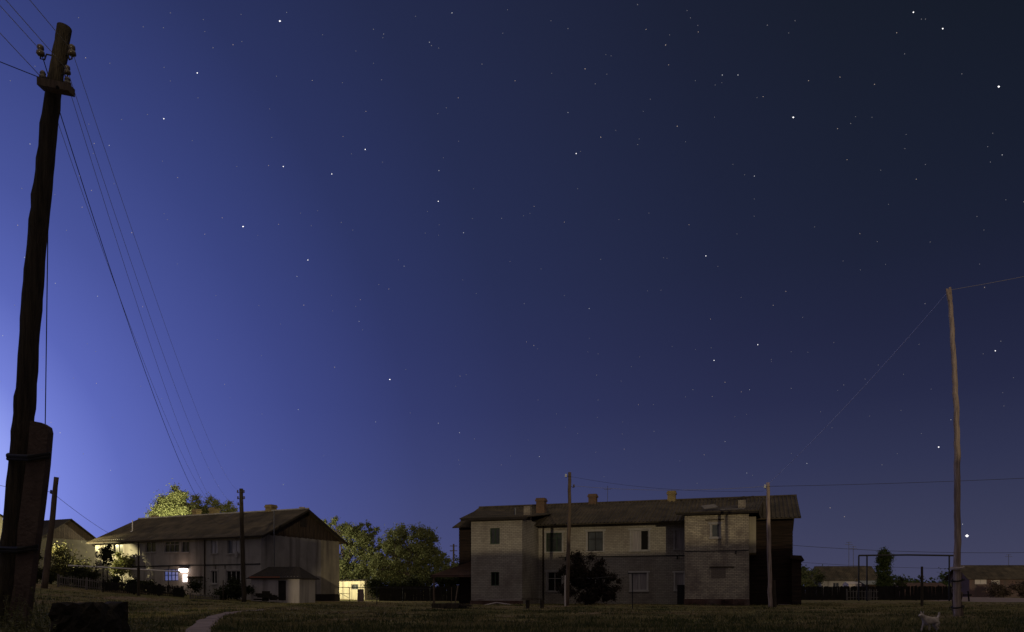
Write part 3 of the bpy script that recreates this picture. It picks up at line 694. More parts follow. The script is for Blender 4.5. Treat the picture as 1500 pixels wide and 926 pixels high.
# white outhouse in front of the gable
def gable_house(name, label, cat, loc, rz_, sx, sy, wh, rh, mw, mr, base=-1.0, ov=.35, holes=(), side=(), chim=(), gm=None, door=None, mf=None, group=None, hip=0, pane=None, curt=None, per=.3):
    """ridge along local x; front is local -y; z=0 at loc"""
    r = thing(name, label, cat, loc, rz_, group)
    mb = MB(); H_ = list(holes) + ([door] if door else [])
    wall(mb, 0, sx, 0, base, wh, H_); wall(mb, 0, sx, sy, base, wh, [], facing=1)
    wall(mb, 0, sy, sx, base, wh, list(side), facing=1, ax='y'); wall(mb, 0, sy, 0, base, wh, [], facing=-1, ax='y')
    mb.build('wall', mw, r)
    if not hip:
        for x in (.0, sx):
            mb = MB(); q = [(x - .03, 0, wh), (x - .03, sy, wh), (x - .03, sy / 2, rh - .06)]; mb.prism(q, [(x + .03, a[1], a[2]) for a in q]); mb.build('gable', gm or mw, r)
    mb = MB(); oz_ = ov * (rh - wh) / (sy / 2)
    corr(mb, (-ov, -ov, wh - oz_), (sx + ov, -ov, wh - oz_), (sx + ov - hip, sy / 2, rh), (-ov + hip, sy / 2, rh), per=per, amp=.02, nv=3)
    corr(mb, (sx + ov, sy + ov, wh - oz_), (-ov, sy + ov, wh - oz_), (-ov + hip, sy / 2, rh), (sx + ov - hip, sy / 2, rh), per=per, amp=.02, nv=3)
    if hip:
        mb.poly((-ov, -ov, wh - oz_), (-ov + hip, sy / 2, rh), (-ov, sy + ov, wh - oz_)); mb.poly((sx + ov, -ov, wh - oz_), (sx + ov, sy + ov, wh - oz_), (sx + ov - hip, sy / 2, rh))
    mb.build('roof', mr, r)
    for h in holes: window(r, *h, 0, mf or M_whiteD, pane or M_glass, 1, 0, curtain=curt)
    if door:
        mb = MB(); mb.box(door[0], door[1], .05, .1, door[2], door[3])
        for k in range(5): x = door[0] + (door[1] - door[0]) * (k + .5) / 5; mb.box(x - .01, x + .01, .035, .05, door[2], door[3])
        mb.build('door', M_roofD, r)
    for cc in chim: chimney(r, cc[0], cc[3] if len(cc) > 3 else sy / 2 + .2, rh - 1.6, rh + cc[2], cc[1], cc[1])
    return r
D_ = 61.0; x0 = X(366, D_); x1 = X(440, D_)
wid = (x1 - x0) / math.cos(R(-8))
oh = gable_house('outhouse', 'low whitewashed outhouse with dark door and dark roof, in front of the grey house gable', 'outhouse', (x0, D_ + .3, 0), R(-8), wid, 3.2,
                 Z(844.5, D_), Z(830.5, D_ + 1.6), M_plasW, M_roofD, base=-1.1, ov=.3, hip=1.0,
                 door=((X(408, D_) - x0), (X(420, D_) - x0), Z(880, D_) + .02, Z(850.5, D_)))
mb = MB(); mb.box(.0, 2.6, -.33, -.29, Z(846.5, D_), Z(844.6, D_)); mb.build('eave_board', mat('red_board', (.28, .11, .07)), oh)

# house further left
gable_house('house', 'dark roofed house half hidden by bushes beyond the leaning pole at the far left', 'house', (-50.5 - 14 * .906, 80 + 14 * .4226, 0), R(-25), 14, 6.9,
            5.9, 8.15, plaster('dim_plaster', (.15, .13, .10), (.11, .10, .08)), M_roofD, base=-1.0, ov=.45, gm=M_board, side=[(2.6, 3.5, 3.4, 4.6)], chim=[(13.4, .55, -.75, 4.9)])

# ================================================================== POLES AND WIRES
def polepts(px, D, n_per=5, wob=.02):
    """px: (u, v, width) down the pole at depth D (number or per-point)"""
    pts = []; rad = []
    for (a, b) in zip(px, px[1:]):
        for k in range(n_per):
            f = k / n_per; u = a[0] + (b[0] - a[0]) * f; v = a[1] + (b[1] - a[1]) * f; w = a[2] + (b[2] - a[2]) * f
            p = P(u, v, D); p.x += random.uniform(-wob, wob); p.y += random.uniform(-wob, wob); pts.append(p); rad.append(w * D / F / 2 * random.uniform(.95, 1.05))
    a = px[-1]; pts.append(P(a[0], a[1], D)); rad.append(a[2] * D / F / 2)
    return pts, rad
def insulator(parent, at, side, m=M_cer, r=.045, up_=True):
    """hook from the pole at `at` reaching sideways, bell on the hook"""
    at = Vector(at); d = Vector(side); mb = MB()
    e = at + d; mb.tube([at, at + d * .55 + Vector((0, 0, -.0)), at + d * .7 + Vector((0, 0, -.07)), e + Vector((0, 0, -.07)), e + Vector((0, 0, .03))], .009 * r / .045, 6)
    h = mb.build('hook', M_black, parent)
    mb = MB(); k = r / .045
    mb.lathe(e + Vector((0, 0, -.03 * k)), [(0, .030 * k), (.012 * k, .046 * k), (.045 * k, .042 * k), (.05 * k, .026 * k), (.065 * k, .026 * k), (.075 * k, .038 * k), (.11 * k, .034 * k), (.125 * k, .015 * k)], 12)
    mb.build('insulator', m, parent, smooth=True); return e + Vector((0, 0, .03 * k))
def pole(name, label, px, D, m, group=None, n=10, jit=.03, cat='utility pole', wob=.015):
    base = P(px[-1][0], px[-1][1], D)
    r = thing(name, label, cat, base, group=group)
    mb = MB(); mb.off = base; p, q = polepts(px, D, 5, wob); mb.tube(p, q, n, jit); o = mb.build('pole_shaft', m, r, smooth=True)
    return r, base
random.seed(11)
# big near pole with its concrete stub
NP = [(94.5, 40, 18.6), (88, 80, 20.0), (79, 128, 20.5), (70, 200, 23.2), (61, 290, 25.1), (52, 380, 25.1), (45, 470, 26.0), (39, 560, 27.0), (34, 620, 27.9), (28, 690, 28.8), (20, 780, 29.8), (10, 880, 30.7), (3, 960, 31.6)]
r, base = pole('utility_pole', 'tall leaning wooden pole with crossarm and brown insulators, nearest the camera at the left edge', NP, 9.0, M_woodDk, n=20, jit=.02, wob=.004)
def rel(v): return Vector(v) - base
a = rel(P(59, 123, 8.83)); b2 = rel(P(105, 132, 8.80))
mb = MB(); d = (b2 - a).normalized(); up_ = Vector((0, 0, 1)); nn = d.cross(up_).normalized()
q = lambda c: [c - nn * .06 - up_ * .045, c + nn * .06 - up_ * .045, c + nn * .06 + up_ * .045, c - nn * .06 + up_ * .045]
mb.prism(q(a), q(b2)); mb.build('crossarm', M_wood, r)
mb = MB(); mb.tube([rel(P(84, 128, 8.72)), rel(P(84, 128, 9.1))], .02, 6); mb.build('bolt', M_black, r)
I1 = insulator(r, rel(P(79, 82, 9)), (-.13, -.05, 0), r=.046); I2 = insulator(r, rel(P(93, 82, 9)), (.13, -.05, 0), r=.046)
I3 = insulator(r, rel(P(90, 110, 8.9)), (.10, -.05, 0), r=.037)
I4 = a + Vector((.03, 0, .06)); mb = MB(); mb.lathe(a + Vector((.03, 0, .04)), [(0, .02), (.01, .045), (.05, .04), (.06, .025), (.08, .035), (.11, .02)], 10); mb.build('insulator', M_cer, r, smooth=True)
I5 = b2 + Vector((-.05, 0, .08)); mb = MB(); mb.lathe(b2 + Vector((-.05, 0, .04)), [(0, .02), (.01, .045), (.05, .04), (.06, .025), (.08, .035), (.11, .02)], 10); mb.build('insulator', M_cer, r, smooth=True)
for v in (668, 803):
    mb = MB(); u0 = np.interp(v, [668, 803], [12, 0]); u1 = np.interp(v, [668, 803], [72, 54])
    ring = [P(u0, v - 2, 9.15), P(u0 - 1, v, 8.85), P((u0 + u1) / 2, v + 1, 8.70), P(u1, v - 3, 8.70), P(u1 + 1, v - 4, 8.98), P((u0 + u1) / 2, v - 3, 9.18), P(u0, v - 2, 9.15)]
    mb.off = base; mb.tube(ring, .022, 6, .2); mb.tube([p + Vector((0, 0, -.035)) for p in ring], .018, 6, .2); mb.build('wire_lashing', M_black, r)
nearI = [base + p for p in (I1, I2, I3, I4, I5)]
# stub: slanted-top concrete beam lashed to the pole
fr = [(44, 616), (60, 619), (68, 624), (70, 632), (66, 680), (59, 740), (51, 800), (44, 855), (38, 905), (32, 960), (0, 960), (12, 905), (20, 856), (26, 774), (35, 703), (41, 655)]
mb = MB(); sb = P(25, 930, 8.85); mb.off = sb; mb.prism([P(u, v, 8.74) for u, v in fr][::-1], [P(u, v, 8.74) + Vector((.0, .11, 0)) for u, v in fr][::-1])
o = mb.build('pole_stub', M_conc); o.location = sb; tag(o, 'flat brown concrete stub with slanted top lashed to the near leaning pole', 'pole stub')

G_P = 'wooden utility poles standing round the meadow'
def small_pole(px, D, label, ins=(), m=M_wood, stub=None):
    r, base = pole('utility_pole', label, px, D, m, G_P, n=9, jit=.04); out = []
    for (u, v, side, mm) in ins: out.append(base + insulator(r, P(u, v, D) - base, (side, -.05, 0), mm, r=.075))
    if stub:
        mb = MB(); mb.off = base; p, q = polepts(stub, D + .1, 3, .01); mb.tube(p, q, 8, .06); mb.build('stub', M_woodDk, r)
    return r, out
_, IA = small_pole([(82.5, 699, 6.6), (77, 760, 7.5), (71, 810, 8.5), (65, 862, 9)], 42, 'wooden pole in front of the far left house, right of the big leaning pole', [(81, 722, -.2, M_cer)])
_, IB = small_pole([(353.3, 716, 5.4), (354.5, 780, 6), (356, 830, 6.4), (357.5, 884, 6.8)], 58, 'dark wooden pole in front of the grey plastered house',
                   [(353, 721, -.24, M_cer), (353, 721, .24, M_cer), (353.4, 730, -.24, M_cer), (353.4, 730, .24, M_cer), (353.8, 739, -.24, M_cer)], m=M_woodDk)
_, IC = small_pole([(834.5, 692, 4.6), (834, 760, 5.3), (832, 830, 5.8), (830.5, 889, 6.2)], 51, 'wooden pole in front of the dark lilac bush', [(834, 698, -.24, M_cerW), (834, 713, .3, M_cer)])
_, ID = small_pole([(1125, 707, 5), (1126, 780, 5.6), (1127.5, 850, 6.2), (1128.5, 892, 6.6)], 44, 'wooden pole with a short stub, in front of the right end of the brick house', [(1125, 714, -.2, M_cerW)],
                   m=M_woodR, stub=[(1133, 850, 6), (1134.5, 892, 7)])
# tall crooked pole on the right
px = [(1390.5, 424, 5.5), (1393, 455, 5.9), (1395, 490, 6.4), (1397.5, 540, 7.0), (1401, 600, 7.6), (1402, 650, 8.0), (1402, 700, 8.3), (1402.5, 770, 8.8), (1402, 830, 9.3), (1402.5, 907, 10.2)]
r, base = pole('utility_pole', 'tall crooked barkless pole with forked top, standing alone at the right', px, 28, M_woodR, n=12, jit=.05, wob=.014)
def rel(v): return Vector(v) - base
mb = MB(); mb.tube([rel(P(1391, 440, 28)), rel(P(1388, 428, 28)), rel(P(1386.5, 423, 28))], [.07, .05, .03], 6, .1); mb.tube([rel(P(1391, 430, 28)), rel(P(1391.5, 421, 28))], [.08, .04], 6, .1); mb.build('fork', M_woodR, r)
mb = MB(); p, q = polepts([(1403, 840, 5), (1402, 860, 6.5), (1403, 880, 7.5), (1405, 907, 8.5)], 28.2, 6, .035); p = [rel(x) + Vector((.07, 0, 0)) for x in p]; mb.tube(p, q, 9, .12)
mb.tube([x + Vector((-.16, .05, 0)) for x in p], [y * .8 for y in q], 8, .12); mb.build('stub', M_wood, r)
for v in (832, 850, 889):
    mb = MB(); c = rel(P(1402.5, v, 28)); mb.tube([c + Vector((.21 * math.cos(k * .7), .2 * math.sin(k * .7), .04 * math.sin(k * .7 + 1))) for k in range(10)], .03 if v > 840 else .05, 6, .2)
    mb.build('wire_lashing', M_black if v > 840 else M_plank, r)
topR = base + rel(P(1391, 425, 28))

def wire(a, b, sag, rad, m, label, group, n=26, name='power_wire'):
    a = Vector(a); b = Vector(b); mb = MB(); pts = []
    for i in range(n + 1):
        f = i / n; p = a.lerp(b, f); p.z -= sag * 4 * f * (1 - f); pts.append(p)
    mb.off = a; mb.tube(pts, rad, 5, cap=False); o = mb.build(name, m); o.location = a; tag(o, label, 'wire', group); return o
G1 = 'wires from the near pole to the dark pole by the grey house'
for a, b, s_, rr_, lab in ((nearI[0], IB[2], 3.6, .0055, 'thickest dark wire of the sagging bundle right of the leaning pole'), (nearI[3], IB[0], 3.0, .003, 'second wire of the sagging bundle, just above the thickest one'),
                     (nearI[2], IB[3], 2.2, .0029, 'thin middle wire of the bundle, starting at the small insulator on the pole'), (nearI[1], IB[1], 1.5, .0029, 'outermost right wire of the bundle, from the right upper insulator'),
                     (nearI[4], IB[4], 2.6, .0029, 'thin wire of the bundle starting at the right end of the crossarm')):
    wire(a, b, s_, rr_, M_wireD if rr_ > .005 else M_wire, lab, G1, 40)
G2 = 'wires leaving the near pole towards the upper left'
for a, b, s_, lab in ((nearI[0], (-5.75, -30, 6.9), .35, 'pale wire leaving the left upper insulator towards the top left corner'), (nearI[3], (-5.55, -30, 6.6), .3, 'wire leaving the left end of the crossarm upwards'),
                     (nearI[1], (-5.15, -30, 6.9), .35, 'pale wire crossing the pole top from the right upper insulator'), (nearI[3], (-17, -1, 6.9), .15, 'lowest dark wire running from the crossarm out of the left edge'),
                     (nearI[2], (-5.35, -30, 6.6), .3, 'wire crossing the pole just above the crossarm')):
    wire(a, b, s_, .004 if 'dark' not in lab else .005, M_wireD if 'dark' in lab else M_wire, lab, G2)
wire(P(73, 130, 9.05), P(66, 640, 9.4), 0, .006, M_wireD, 'loose cable hanging straight down beside the leaning pole', None, name='hanging_cable')
G3 = 'thin wires over the meadow'
wire(topR, ID[0] + Vector((.15, 0, .1)), .25, .011, M_wire, 'slanting wire from the forked pole top down to the pole by the brick house', G3)
wire(topR, P(1640, 375, 25), .05, .009, M_wire, 'wire from the forked pole top out of the right edge', G3)
wire(ID[0], P(1700, 690, 40), .12, .012, M_wireD, 'dark level wire running right from the pole by the brick house', G3)
wire(IC[1], ID[0], .25, .011, M_wire, 'wire over the roof between the two poles of the brick house', G3)
wire(IC[0], ID[0] + Vector((0, .2, -.25)), .35, .008, M_wireD, 'lower faint wire over the brick house roof', G3)
wire(P(1150, 798, 150), P(1620, 806, 150), 1.0, .04, M_wireD, 'far thin wire crossing low behind the gas pipe frame', G3)
wire(P(1150, 822, 150), P(1620, 829, 150), 1.0, .03, M_wireD, 'far lower wire just above the distant roofs', G3)
wire(IA[0], P(200, 800, 80), .4, .012, M_wireD, 'short slack wire from the left pole down to the house roofs', G3)
wire(IA[0], P(-80, 690, 38), .2, .012, M_wireD, 'wire from the left pole out of the left edge', G3)
# far pole with two crossarms, antenna masts
pr = thing('utility_pole', 'small far pole with two crossarms seen between the trees and the brick house', 'utility pole', P(664.5, 875, 150))
mb = MB(); mb.box(-.16, .16, -.1, .1, 0, Z(797, 150) - Z(875, 150)); mb.build('pole_shaft', M_woodDk, pr)
for v in (800, 807): mb = MB(); h = Z(v, 150) - Z(875, 150); mb.box(-.75, .75, -.2, -.1, h - .06, h + .08); mb.build('crossarm', M_woodDk, pr)
for u, v, D in ((1243.5, 794, 136), (1250, 800, 136), (1477.5, 812, 150)):
    r = thing('antenna_mast', {1243.5: 'thin antenna mast, the taller of the pair above the long dark roof', 1250: 'thin antenna mast, the shorter of the pair above the long dark roof', 1477.5: 'thin antenna mast above the pale roof near the right edge'}[u],
              'antenna', P(u, 872, D), group='antenna masts on the right'); h = Z(v, D) - Z(872, D)
    mb = MB(); mb.tube([(0, 0, 0), (0, 0, h)], .045, 5); mb.build('mast', M_pipe, r)
    mb = MB(); mb.box(-.7, .7, -.03, .03, h - .5, h - .44); mb.box(-.5, .5, -.03, .03, h - .1, h - .05); mb.build('aerial', M_pipe, r)

# ================================================================== LEFT YARD
def picket(name, label, pts, h, m, gap=.16, w=.07, rail=True, group=None, cat='fence'):
    a0 = Vector((*pts[0], ground(*pts[0]))); r = thing(name, label, cat, a0, group=group); mb = MB(); mr = MB(); posts = MB()
    for (xa, ya), (xb, yb) in zip(pts, pts[1:]):
        L = math.hypot(xb - xa, yb - ya); d = Vector(((xb - xa) / L, (yb - ya) / L, 0)); n = int(math.ceil(L / gap))
        for k in range(n):
            x = xa + d.x * gap * k; y = ya + d.y * gap * k; z = ground(x, y); hh = h * (random.uniform(.97, 1.02) if w >= gap * .9 else random.uniform(.9, 1.05))
            p = Vector((x, y, z)) - a0; e = p + d * w; nn = Vector((-d.y, d.x, 0)) * .02; tilt = d * random.uniform(-.04, .04)
            q = [p + Vector((0, 0, .05)), e + Vector((0, 0, .05)), e + tilt + Vector((0, 0, hh - .06)), (p + e) / 2 + tilt + Vector((0, 0, hh)), p + tilt + Vector((0, 0, hh - .06))]
            mb.prism(q, [c + nn for c in q])
        for f in (.28, .8):
            pa = Vector((xa, ya, ground(xa, ya) + h * f)) - a0; pb = Vector((xb, yb, ground(xb, yb) + h * f)) - a0; nn = Vector((-d.y, d.x, 0)) * .05
            mr.tube([pa + nn, pb + nn], .03, 4)
        for k in range(int(L / 2.5) + 1):
            x = xa + d.x * 2.5 * k; y = ya + d.y * 2.5 * k; z = ground(x, y) - a0.z; c = Vector((x, y, 0)) - a0
            pm = MB(); pm.box(c.x - .05, c.x + .05, c.y + .06, c.y + .16, z - .1, z + h * 1.05); pm.build('post', m, r)
    mb.build('pickets', m, r); mr.build('rail', m, r); return r
M_fence = mat('grey_pickets', (.20, .18, .17), (.10, .09, .085), scale=2)
M_fenceD = mat('dark_fence_boards', (.022, .018, .016), (.012, .010, .009), scale=2)
fp = lambda u, D: (X(u, D), D)
picket('picket_fence', 'grey picket fence in front of the bushes at the left', [fp(84, 60.5), fp(150, 60)], 1.0, M_fence, .2)
picket('picket_fence', 'dark picket fence in the yard in front of the grey house', [fp(150, 60), fp(232, 60), fp(268, 60)], .95, M_fenceD, .16, .1)
picket('picket_fence', 'low pale picket fence by the dark pole before the grey house', [fp(278, 59), fp(322, 59)], .45, M_fence, .14)
GH = 'dark hedge bushes of the yard before the grey house'
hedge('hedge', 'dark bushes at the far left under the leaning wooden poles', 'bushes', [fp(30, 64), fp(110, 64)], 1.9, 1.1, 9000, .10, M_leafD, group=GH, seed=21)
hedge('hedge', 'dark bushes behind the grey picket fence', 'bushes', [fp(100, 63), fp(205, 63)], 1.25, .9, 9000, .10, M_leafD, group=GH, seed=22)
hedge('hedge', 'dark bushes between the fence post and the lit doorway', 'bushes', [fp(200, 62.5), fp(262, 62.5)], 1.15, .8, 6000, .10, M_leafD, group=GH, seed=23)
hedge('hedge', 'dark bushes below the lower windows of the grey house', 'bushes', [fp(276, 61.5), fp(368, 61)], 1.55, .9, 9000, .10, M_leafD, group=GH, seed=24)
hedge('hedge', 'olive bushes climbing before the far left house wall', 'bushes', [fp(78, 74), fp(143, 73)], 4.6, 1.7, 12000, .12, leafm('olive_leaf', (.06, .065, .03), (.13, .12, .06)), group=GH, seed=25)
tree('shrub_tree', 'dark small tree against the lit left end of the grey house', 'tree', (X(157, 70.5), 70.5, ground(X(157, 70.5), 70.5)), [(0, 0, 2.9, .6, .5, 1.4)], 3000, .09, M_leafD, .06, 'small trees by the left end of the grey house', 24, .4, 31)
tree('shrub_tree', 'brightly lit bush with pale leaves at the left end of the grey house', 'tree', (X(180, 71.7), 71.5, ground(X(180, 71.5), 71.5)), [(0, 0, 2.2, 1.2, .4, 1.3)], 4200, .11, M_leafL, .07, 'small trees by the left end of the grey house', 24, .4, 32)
tree('shrub_tree', 'dark tree added behind the foot of the near leaning pole to shade the wall', 'tree', (-44.9, 69.9, ground(-44.9, 69.9)), [(0, 0, 3.0, 1.0, .9, 1.7), (0, 0, 5.0, .7, .7, 1.0)], 9000, .12, M_leafD, .1, None, 50, .35, 33)  # added tree; its crown keeps lamp light off part of the facade
tree('shrub_tree', 'thin open crowned young tree hidden behind the near leaning pole', 'tree', (-46.2, 72.1, ground(-46.2, 72.1)), [(0, 0, 3.2, .6, .7, 1.7)], 700, .12, M_leafL, .05, None, 26, .4, 34)
# heating pipe on posts, and its posts
pr = thing('heating_pipe', 'pale overhead heating pipe running level across the yard to the lit doorway', 'pipe', (X(100, 66), 66, ground(X(100, 66), 66)))
mb = MB(); mb.off = Vector(pr.location); mb.tube([P(100, 828.5, 66), P(150, 831, 66.5), P(200, 834, 67), P(264, 837.5, 67.6)], .065, 8); mb.build('pipe', M_pipeW, pr)
for u in (112, 150, 203, 246):
    D = 66 + (u - 100) / 100; p = Vector((X(u, D), D + .1, 0)) - Vector(pr.location); mb = MB(); mb.tube([(p.x, p.y, ground(X(u, D), D) - pr.location.z - .1), (p.x, p.y, Z(np.interp(u, [100, 264], [829, 838]), D) - pr.location.z)], .04, 6); mb.build('post', M_black, pr)
def post(name, label, cat, u, v0, v1, D, w, m, group=None, square=True):
    z0, z1 = Z(v1, D), Z(v0, D); r = w * D / F / 2; mb = MB()
    mb.tube([(0, 0, 0), (random.uniform(-.02, .02), 0, (z1 - z0) * .5), (0, 0, z1 - z0)], [r * 1.05, r, r * .9], 6 if square else 8, .08)
    o = mb.build(name, m); o.location = (X(u, D), D, z0); return tag(o, label, cat, group)
post('fence_post', 'dark thick fence post standing in the grass in front of the lit pipe', 'post', 203, 832, 874, 58, 4, M_woodDk)
post('fence_post', 'thin dark stake before the lower windows of the grey house', 'post', 327, 850, 880, 58, 1.6, M_woodDk)
post('fence_post', 'dark thin wooden post standing alone in front of the long dark fence', 'post', 1350.5, 830, 889, 49, 3.6, M_woodDk)
post('white_pipe_post', 'whitish upright pipe right beside the pole at the lilac bush', 'post', 828, 843, 889, 50, 2.3, mat('white_post', (.66, .62, .58), rough=.6))
post('fence_post', 'thin black stake in the grass before the lit shed', 'post', 552, 858, 886, 54, 1.3, M_black)
# T-shaped laundry post
r = thing('laundry_post', 'thin black T-shaped laundry post in front of the brick house', 'post', P(926.5, 892, 41.2))
mb = MB(); h = Z(840, 41.2) - Z(892, 41.2); mb.tube([(0, 0, -.1), (0, 0, h)], .028, 6); mb.build('post', M_black, r)
mb = MB(); mb.tube([(-.26, 0, h), (.78, 0, h + .01)], .03, 6); mb.build('crossbar', M_black, r)
wire(P(926.5, 840, 41.2), P(845, 847, 50.8), .08, .008, M_wireD, 'clothes line from the laundry post to the pole by the lilac bush', None, name='clothes_line')
# shed debris heap beside the outhouse
mb = MB()
for k in range(14): x = random.uniform(-.7, .8); z = random.uniform(0, .5); a = random.uniform(-.3, .3); mb.box(x, x + random.uniform(.3, .7), -.2 + random.random() * .3, .4, z, z + random.uniform(.1, .4), Matrix.Rotation(a, 4, 'Z'))
o = mb.build('scrap_pile', M_block); o.location = (X(384, 59.5), 59.5, ground(X(384, 59.5), 59.5)); tag(o, 'dark heap of scrap in the corner left of the white outhouse', 'scrap pile')

# ================================================================== NEAR LEFT: block and undergrowth
r_ = np.random.default_rng(5)
mb = MB(); nx2, nz2 = 7, 6; bx = P(110, 900, 7.4)
def jit(p, a=.03): return (p[0] + r_.uniform(-a, a), p[1] + r_.uniform(-a, a), p[2] + r_.uniform(-a, a))
xa, xb_, ya, yb_, za, zb_ = X(77, 7.4), X(143, 7.4), 7.4, 8.0, -1.0, Z(886, 7.4)
G_ = {}
def bv(i, j, k):
    if (i, j, k) not in G_:
        G_[(i, j, k)] = len(mb.v); mb.v.append(jit((xa + (xb_ - xa) * i / 8, ya + (yb_ - ya) * j / 6, za + (zb_ - za) * k / 10)))
    return G_[(i, j, k)]
for i in range(8):
    for k in range(10): mb.f.append((bv(i, 0, k), bv(i + 1, 0, k), bv(i + 1, 0, k + 1), bv(i, 0, k + 1))); mb.f.append((bv(i, 6, k), bv(i + 1, 6, k), bv(i + 1, 6, k + 1), bv(i, 6, k + 1)))
    for j in range(6): mb.f.append((bv(i, j, 10), bv(i + 1, j, 10), bv(i + 1, j + 1, 10), bv(i, j + 1, 10)))
for j in range(6):
    for k in range(10): mb.f.append((bv(0, j, k), bv(0, j + 1, k), bv(0, j + 1, k + 1), bv(0, j, k + 1))); mb.f.append((bv(8, j, k), bv(8, j + 1, k), bv(8, j + 1, k + 1), bv(8, j, k + 1)))
o = mb.build('concrete_block', M_block); tag(o, 'rough dark overgrown concrete block beside the foot of the near pole', 'block')
def undergrowth():
    V = []; rg = np.random.default_rng(9)
    for k in range(760):
        D = rg.uniform(5.6, 11.5); u = rg.uniform(-70, 150 + 140 * rg.random() ** 2); x = X(u, D)
        if xa - .05 < x < xb_ + .05 and 7.2 < D < 8.1: continue
        if xa < x < xb_ and D < 7.2 and rg.random() < .15: continue
        z = ground(x, D); h = rg.uniform(.10, .36) * (1.25 if u < 70 else .9) * (1 + (D > 8.5) * .15)
        lx, ly = rg.normal(0, .10, 2)
        n = int(8 + h * 45)
        for q in range(n):
            f = (q + .5) / n; c = np.array([x + lx * f, D + ly * f, z + h * f]); a = rg.uniform(0, 6.28)
            d = np.array([math.cos(a), math.sin(a), rg.uniform(-.3, .6)]); s = np.array([-d[1], d[0], .2]); L = .055 * (1.15 - f * .6) * rg.uniform(.6, 1.3)
            V += [c, c + d * L * .5 + s * L * .22, c + d * L, c + d * L * .5 - s * L * .22]
        w = .004; c0 = np.array([x, D, z]); c1 = np.array([x + lx, D + ly, z + h]); V += [c0 - [w, 0, 0], c0 + [w, 0, 0], c1 + [w / 2, 0, 0], c1 - [w / 2, 0, 0]]
    V = np.array(V); o = npmesh('undergrowth', V, np.arange(len(V)).reshape(-1, 4), [leafm('nettle_leaf', (.07, .085, .03), (.18, .165, .075))]); tag(o, kind='stuff')
undergrowth()

# ================================================================== TREES BEHIND
GT = 'trees behind the houses'
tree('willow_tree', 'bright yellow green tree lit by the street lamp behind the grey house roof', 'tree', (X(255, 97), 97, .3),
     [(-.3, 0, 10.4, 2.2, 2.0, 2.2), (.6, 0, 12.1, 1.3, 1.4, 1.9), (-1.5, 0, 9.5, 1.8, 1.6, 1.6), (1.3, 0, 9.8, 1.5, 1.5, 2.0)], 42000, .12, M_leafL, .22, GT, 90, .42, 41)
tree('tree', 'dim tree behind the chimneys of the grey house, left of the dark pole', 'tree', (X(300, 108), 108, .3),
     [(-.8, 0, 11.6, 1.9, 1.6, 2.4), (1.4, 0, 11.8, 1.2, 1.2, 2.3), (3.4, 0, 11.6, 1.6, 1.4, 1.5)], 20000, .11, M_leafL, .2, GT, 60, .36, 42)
tree('tree', 'broad olive tree with open crown just right of the grey house gable', 'tree', (X(512, 92), 92, -.9),
     [(-1.6, 0, 8.9, 2.1, 1.6, 1.6), (.6, 0, 6.8, 2.9, 2.2, 2.6), (1.8, .5, 8.3, 2.2, 1.8, 1.5), (-1.7, 0, 4.2, 2.2, 2, 2.4), (2.6, 0, 4.0, 2.8, 2, 2.6), (3.6, 0, 6.2, 1.6, 1.5, 1.5), (0, 0, 3.0, 2.6, 2, 1.8)], 52000, .12, M_leaf, .26, GT, 190, .27, 43, 2)
tree('tree', 'large round olive tree between the lit shed and the brick house', 'tree', (X(600, 86), 86, -.9),
     [(0, 0, 6.5, 3.5, 2.6, 2.75), (-2.0, 0, 5.0, 2.4, 2, 2.6), (2.4, 0, 5.2, 2.3, 2, 1.9), (.3, 0, 3.2, 4.2, 2.2, 2.2), (3.9, 0, 4.2, 1.6, 1.6, 1.9), (-3.3, 0, 3.5, 1.8, 1.8, 2.2)], 56000, .12, M_leaf, .3, GT, 200, .27, 44, 2)
hedge('hedge', 'dark shrubs under the trees behind the dark board fence', 'bushes', [fp(535, 80), fp(700, 80)], 3.0, 1.4, 24000, .12, M_leafD, seed=45)
picket('board_fence', 'dark board fence between the lit shed and the brick house', [fp(556, 76), fp(700, 74)], 1.55, M_fenceD, .15, .14)
# lit shed and things round it
D_ = 86
c = Vector((X(534, D_), D_, 0))
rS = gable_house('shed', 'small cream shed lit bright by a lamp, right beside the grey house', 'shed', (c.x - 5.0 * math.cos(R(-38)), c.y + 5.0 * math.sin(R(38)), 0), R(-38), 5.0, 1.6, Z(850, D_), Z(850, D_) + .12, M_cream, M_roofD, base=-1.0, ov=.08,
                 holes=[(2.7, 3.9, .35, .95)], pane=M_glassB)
post('concrete_column', 'pinkish round concrete column before the lit shed', 'column', 528, 863, 881.5, 74, 10, mat('pinkish_concrete', (.30, .22, .22), (.22, .17, .17)), square=False)
rr2 = thing('pipe_railing', 'thin dark pipe railing crossing in front of the lit shed', 'railing', P(498, 884, 70))
mb = MB(); mb.off = Vector(rr2.location); mb.tube([P(495, 860.5, 70), P(640, 862, 72)], .03, 5); mb.tube([P(495, 869, 70), P(512, 870, 70)], .02, 5); mb.tube([P(498, 869, 70), P(511, 876, 70)], .02, 5); mb.build('rail', M_black, rr2)
for u in (512, 545, 590, 630): mb = MB(); mb.off = Vector(rr2.location); mb.tube([P(u, 861, 70.5), P(u, 884, 70.5)], .03, 5); mb.build('post', M_black, rr2)
# dark lilac in front of the brick house
D_ = 54.5
tree('lilac_bush', 'large dark lilac bush in front of the brick house behind the pole', 'bush', (X(860, D_), D_, -.9),
     [(.0, 0, 2.5, 1.75, 1.0, 1.75), (-1.4, 0, 1.8, 1.1, .8, 1.6), (1.5, 0, 1.4, 1.1, .8, 1.3), (-.1, 0, 1.0, 2.3, .9, 1.0)], 34000, .075, M_lilac, .05, None, 110, .28, 51, 4)
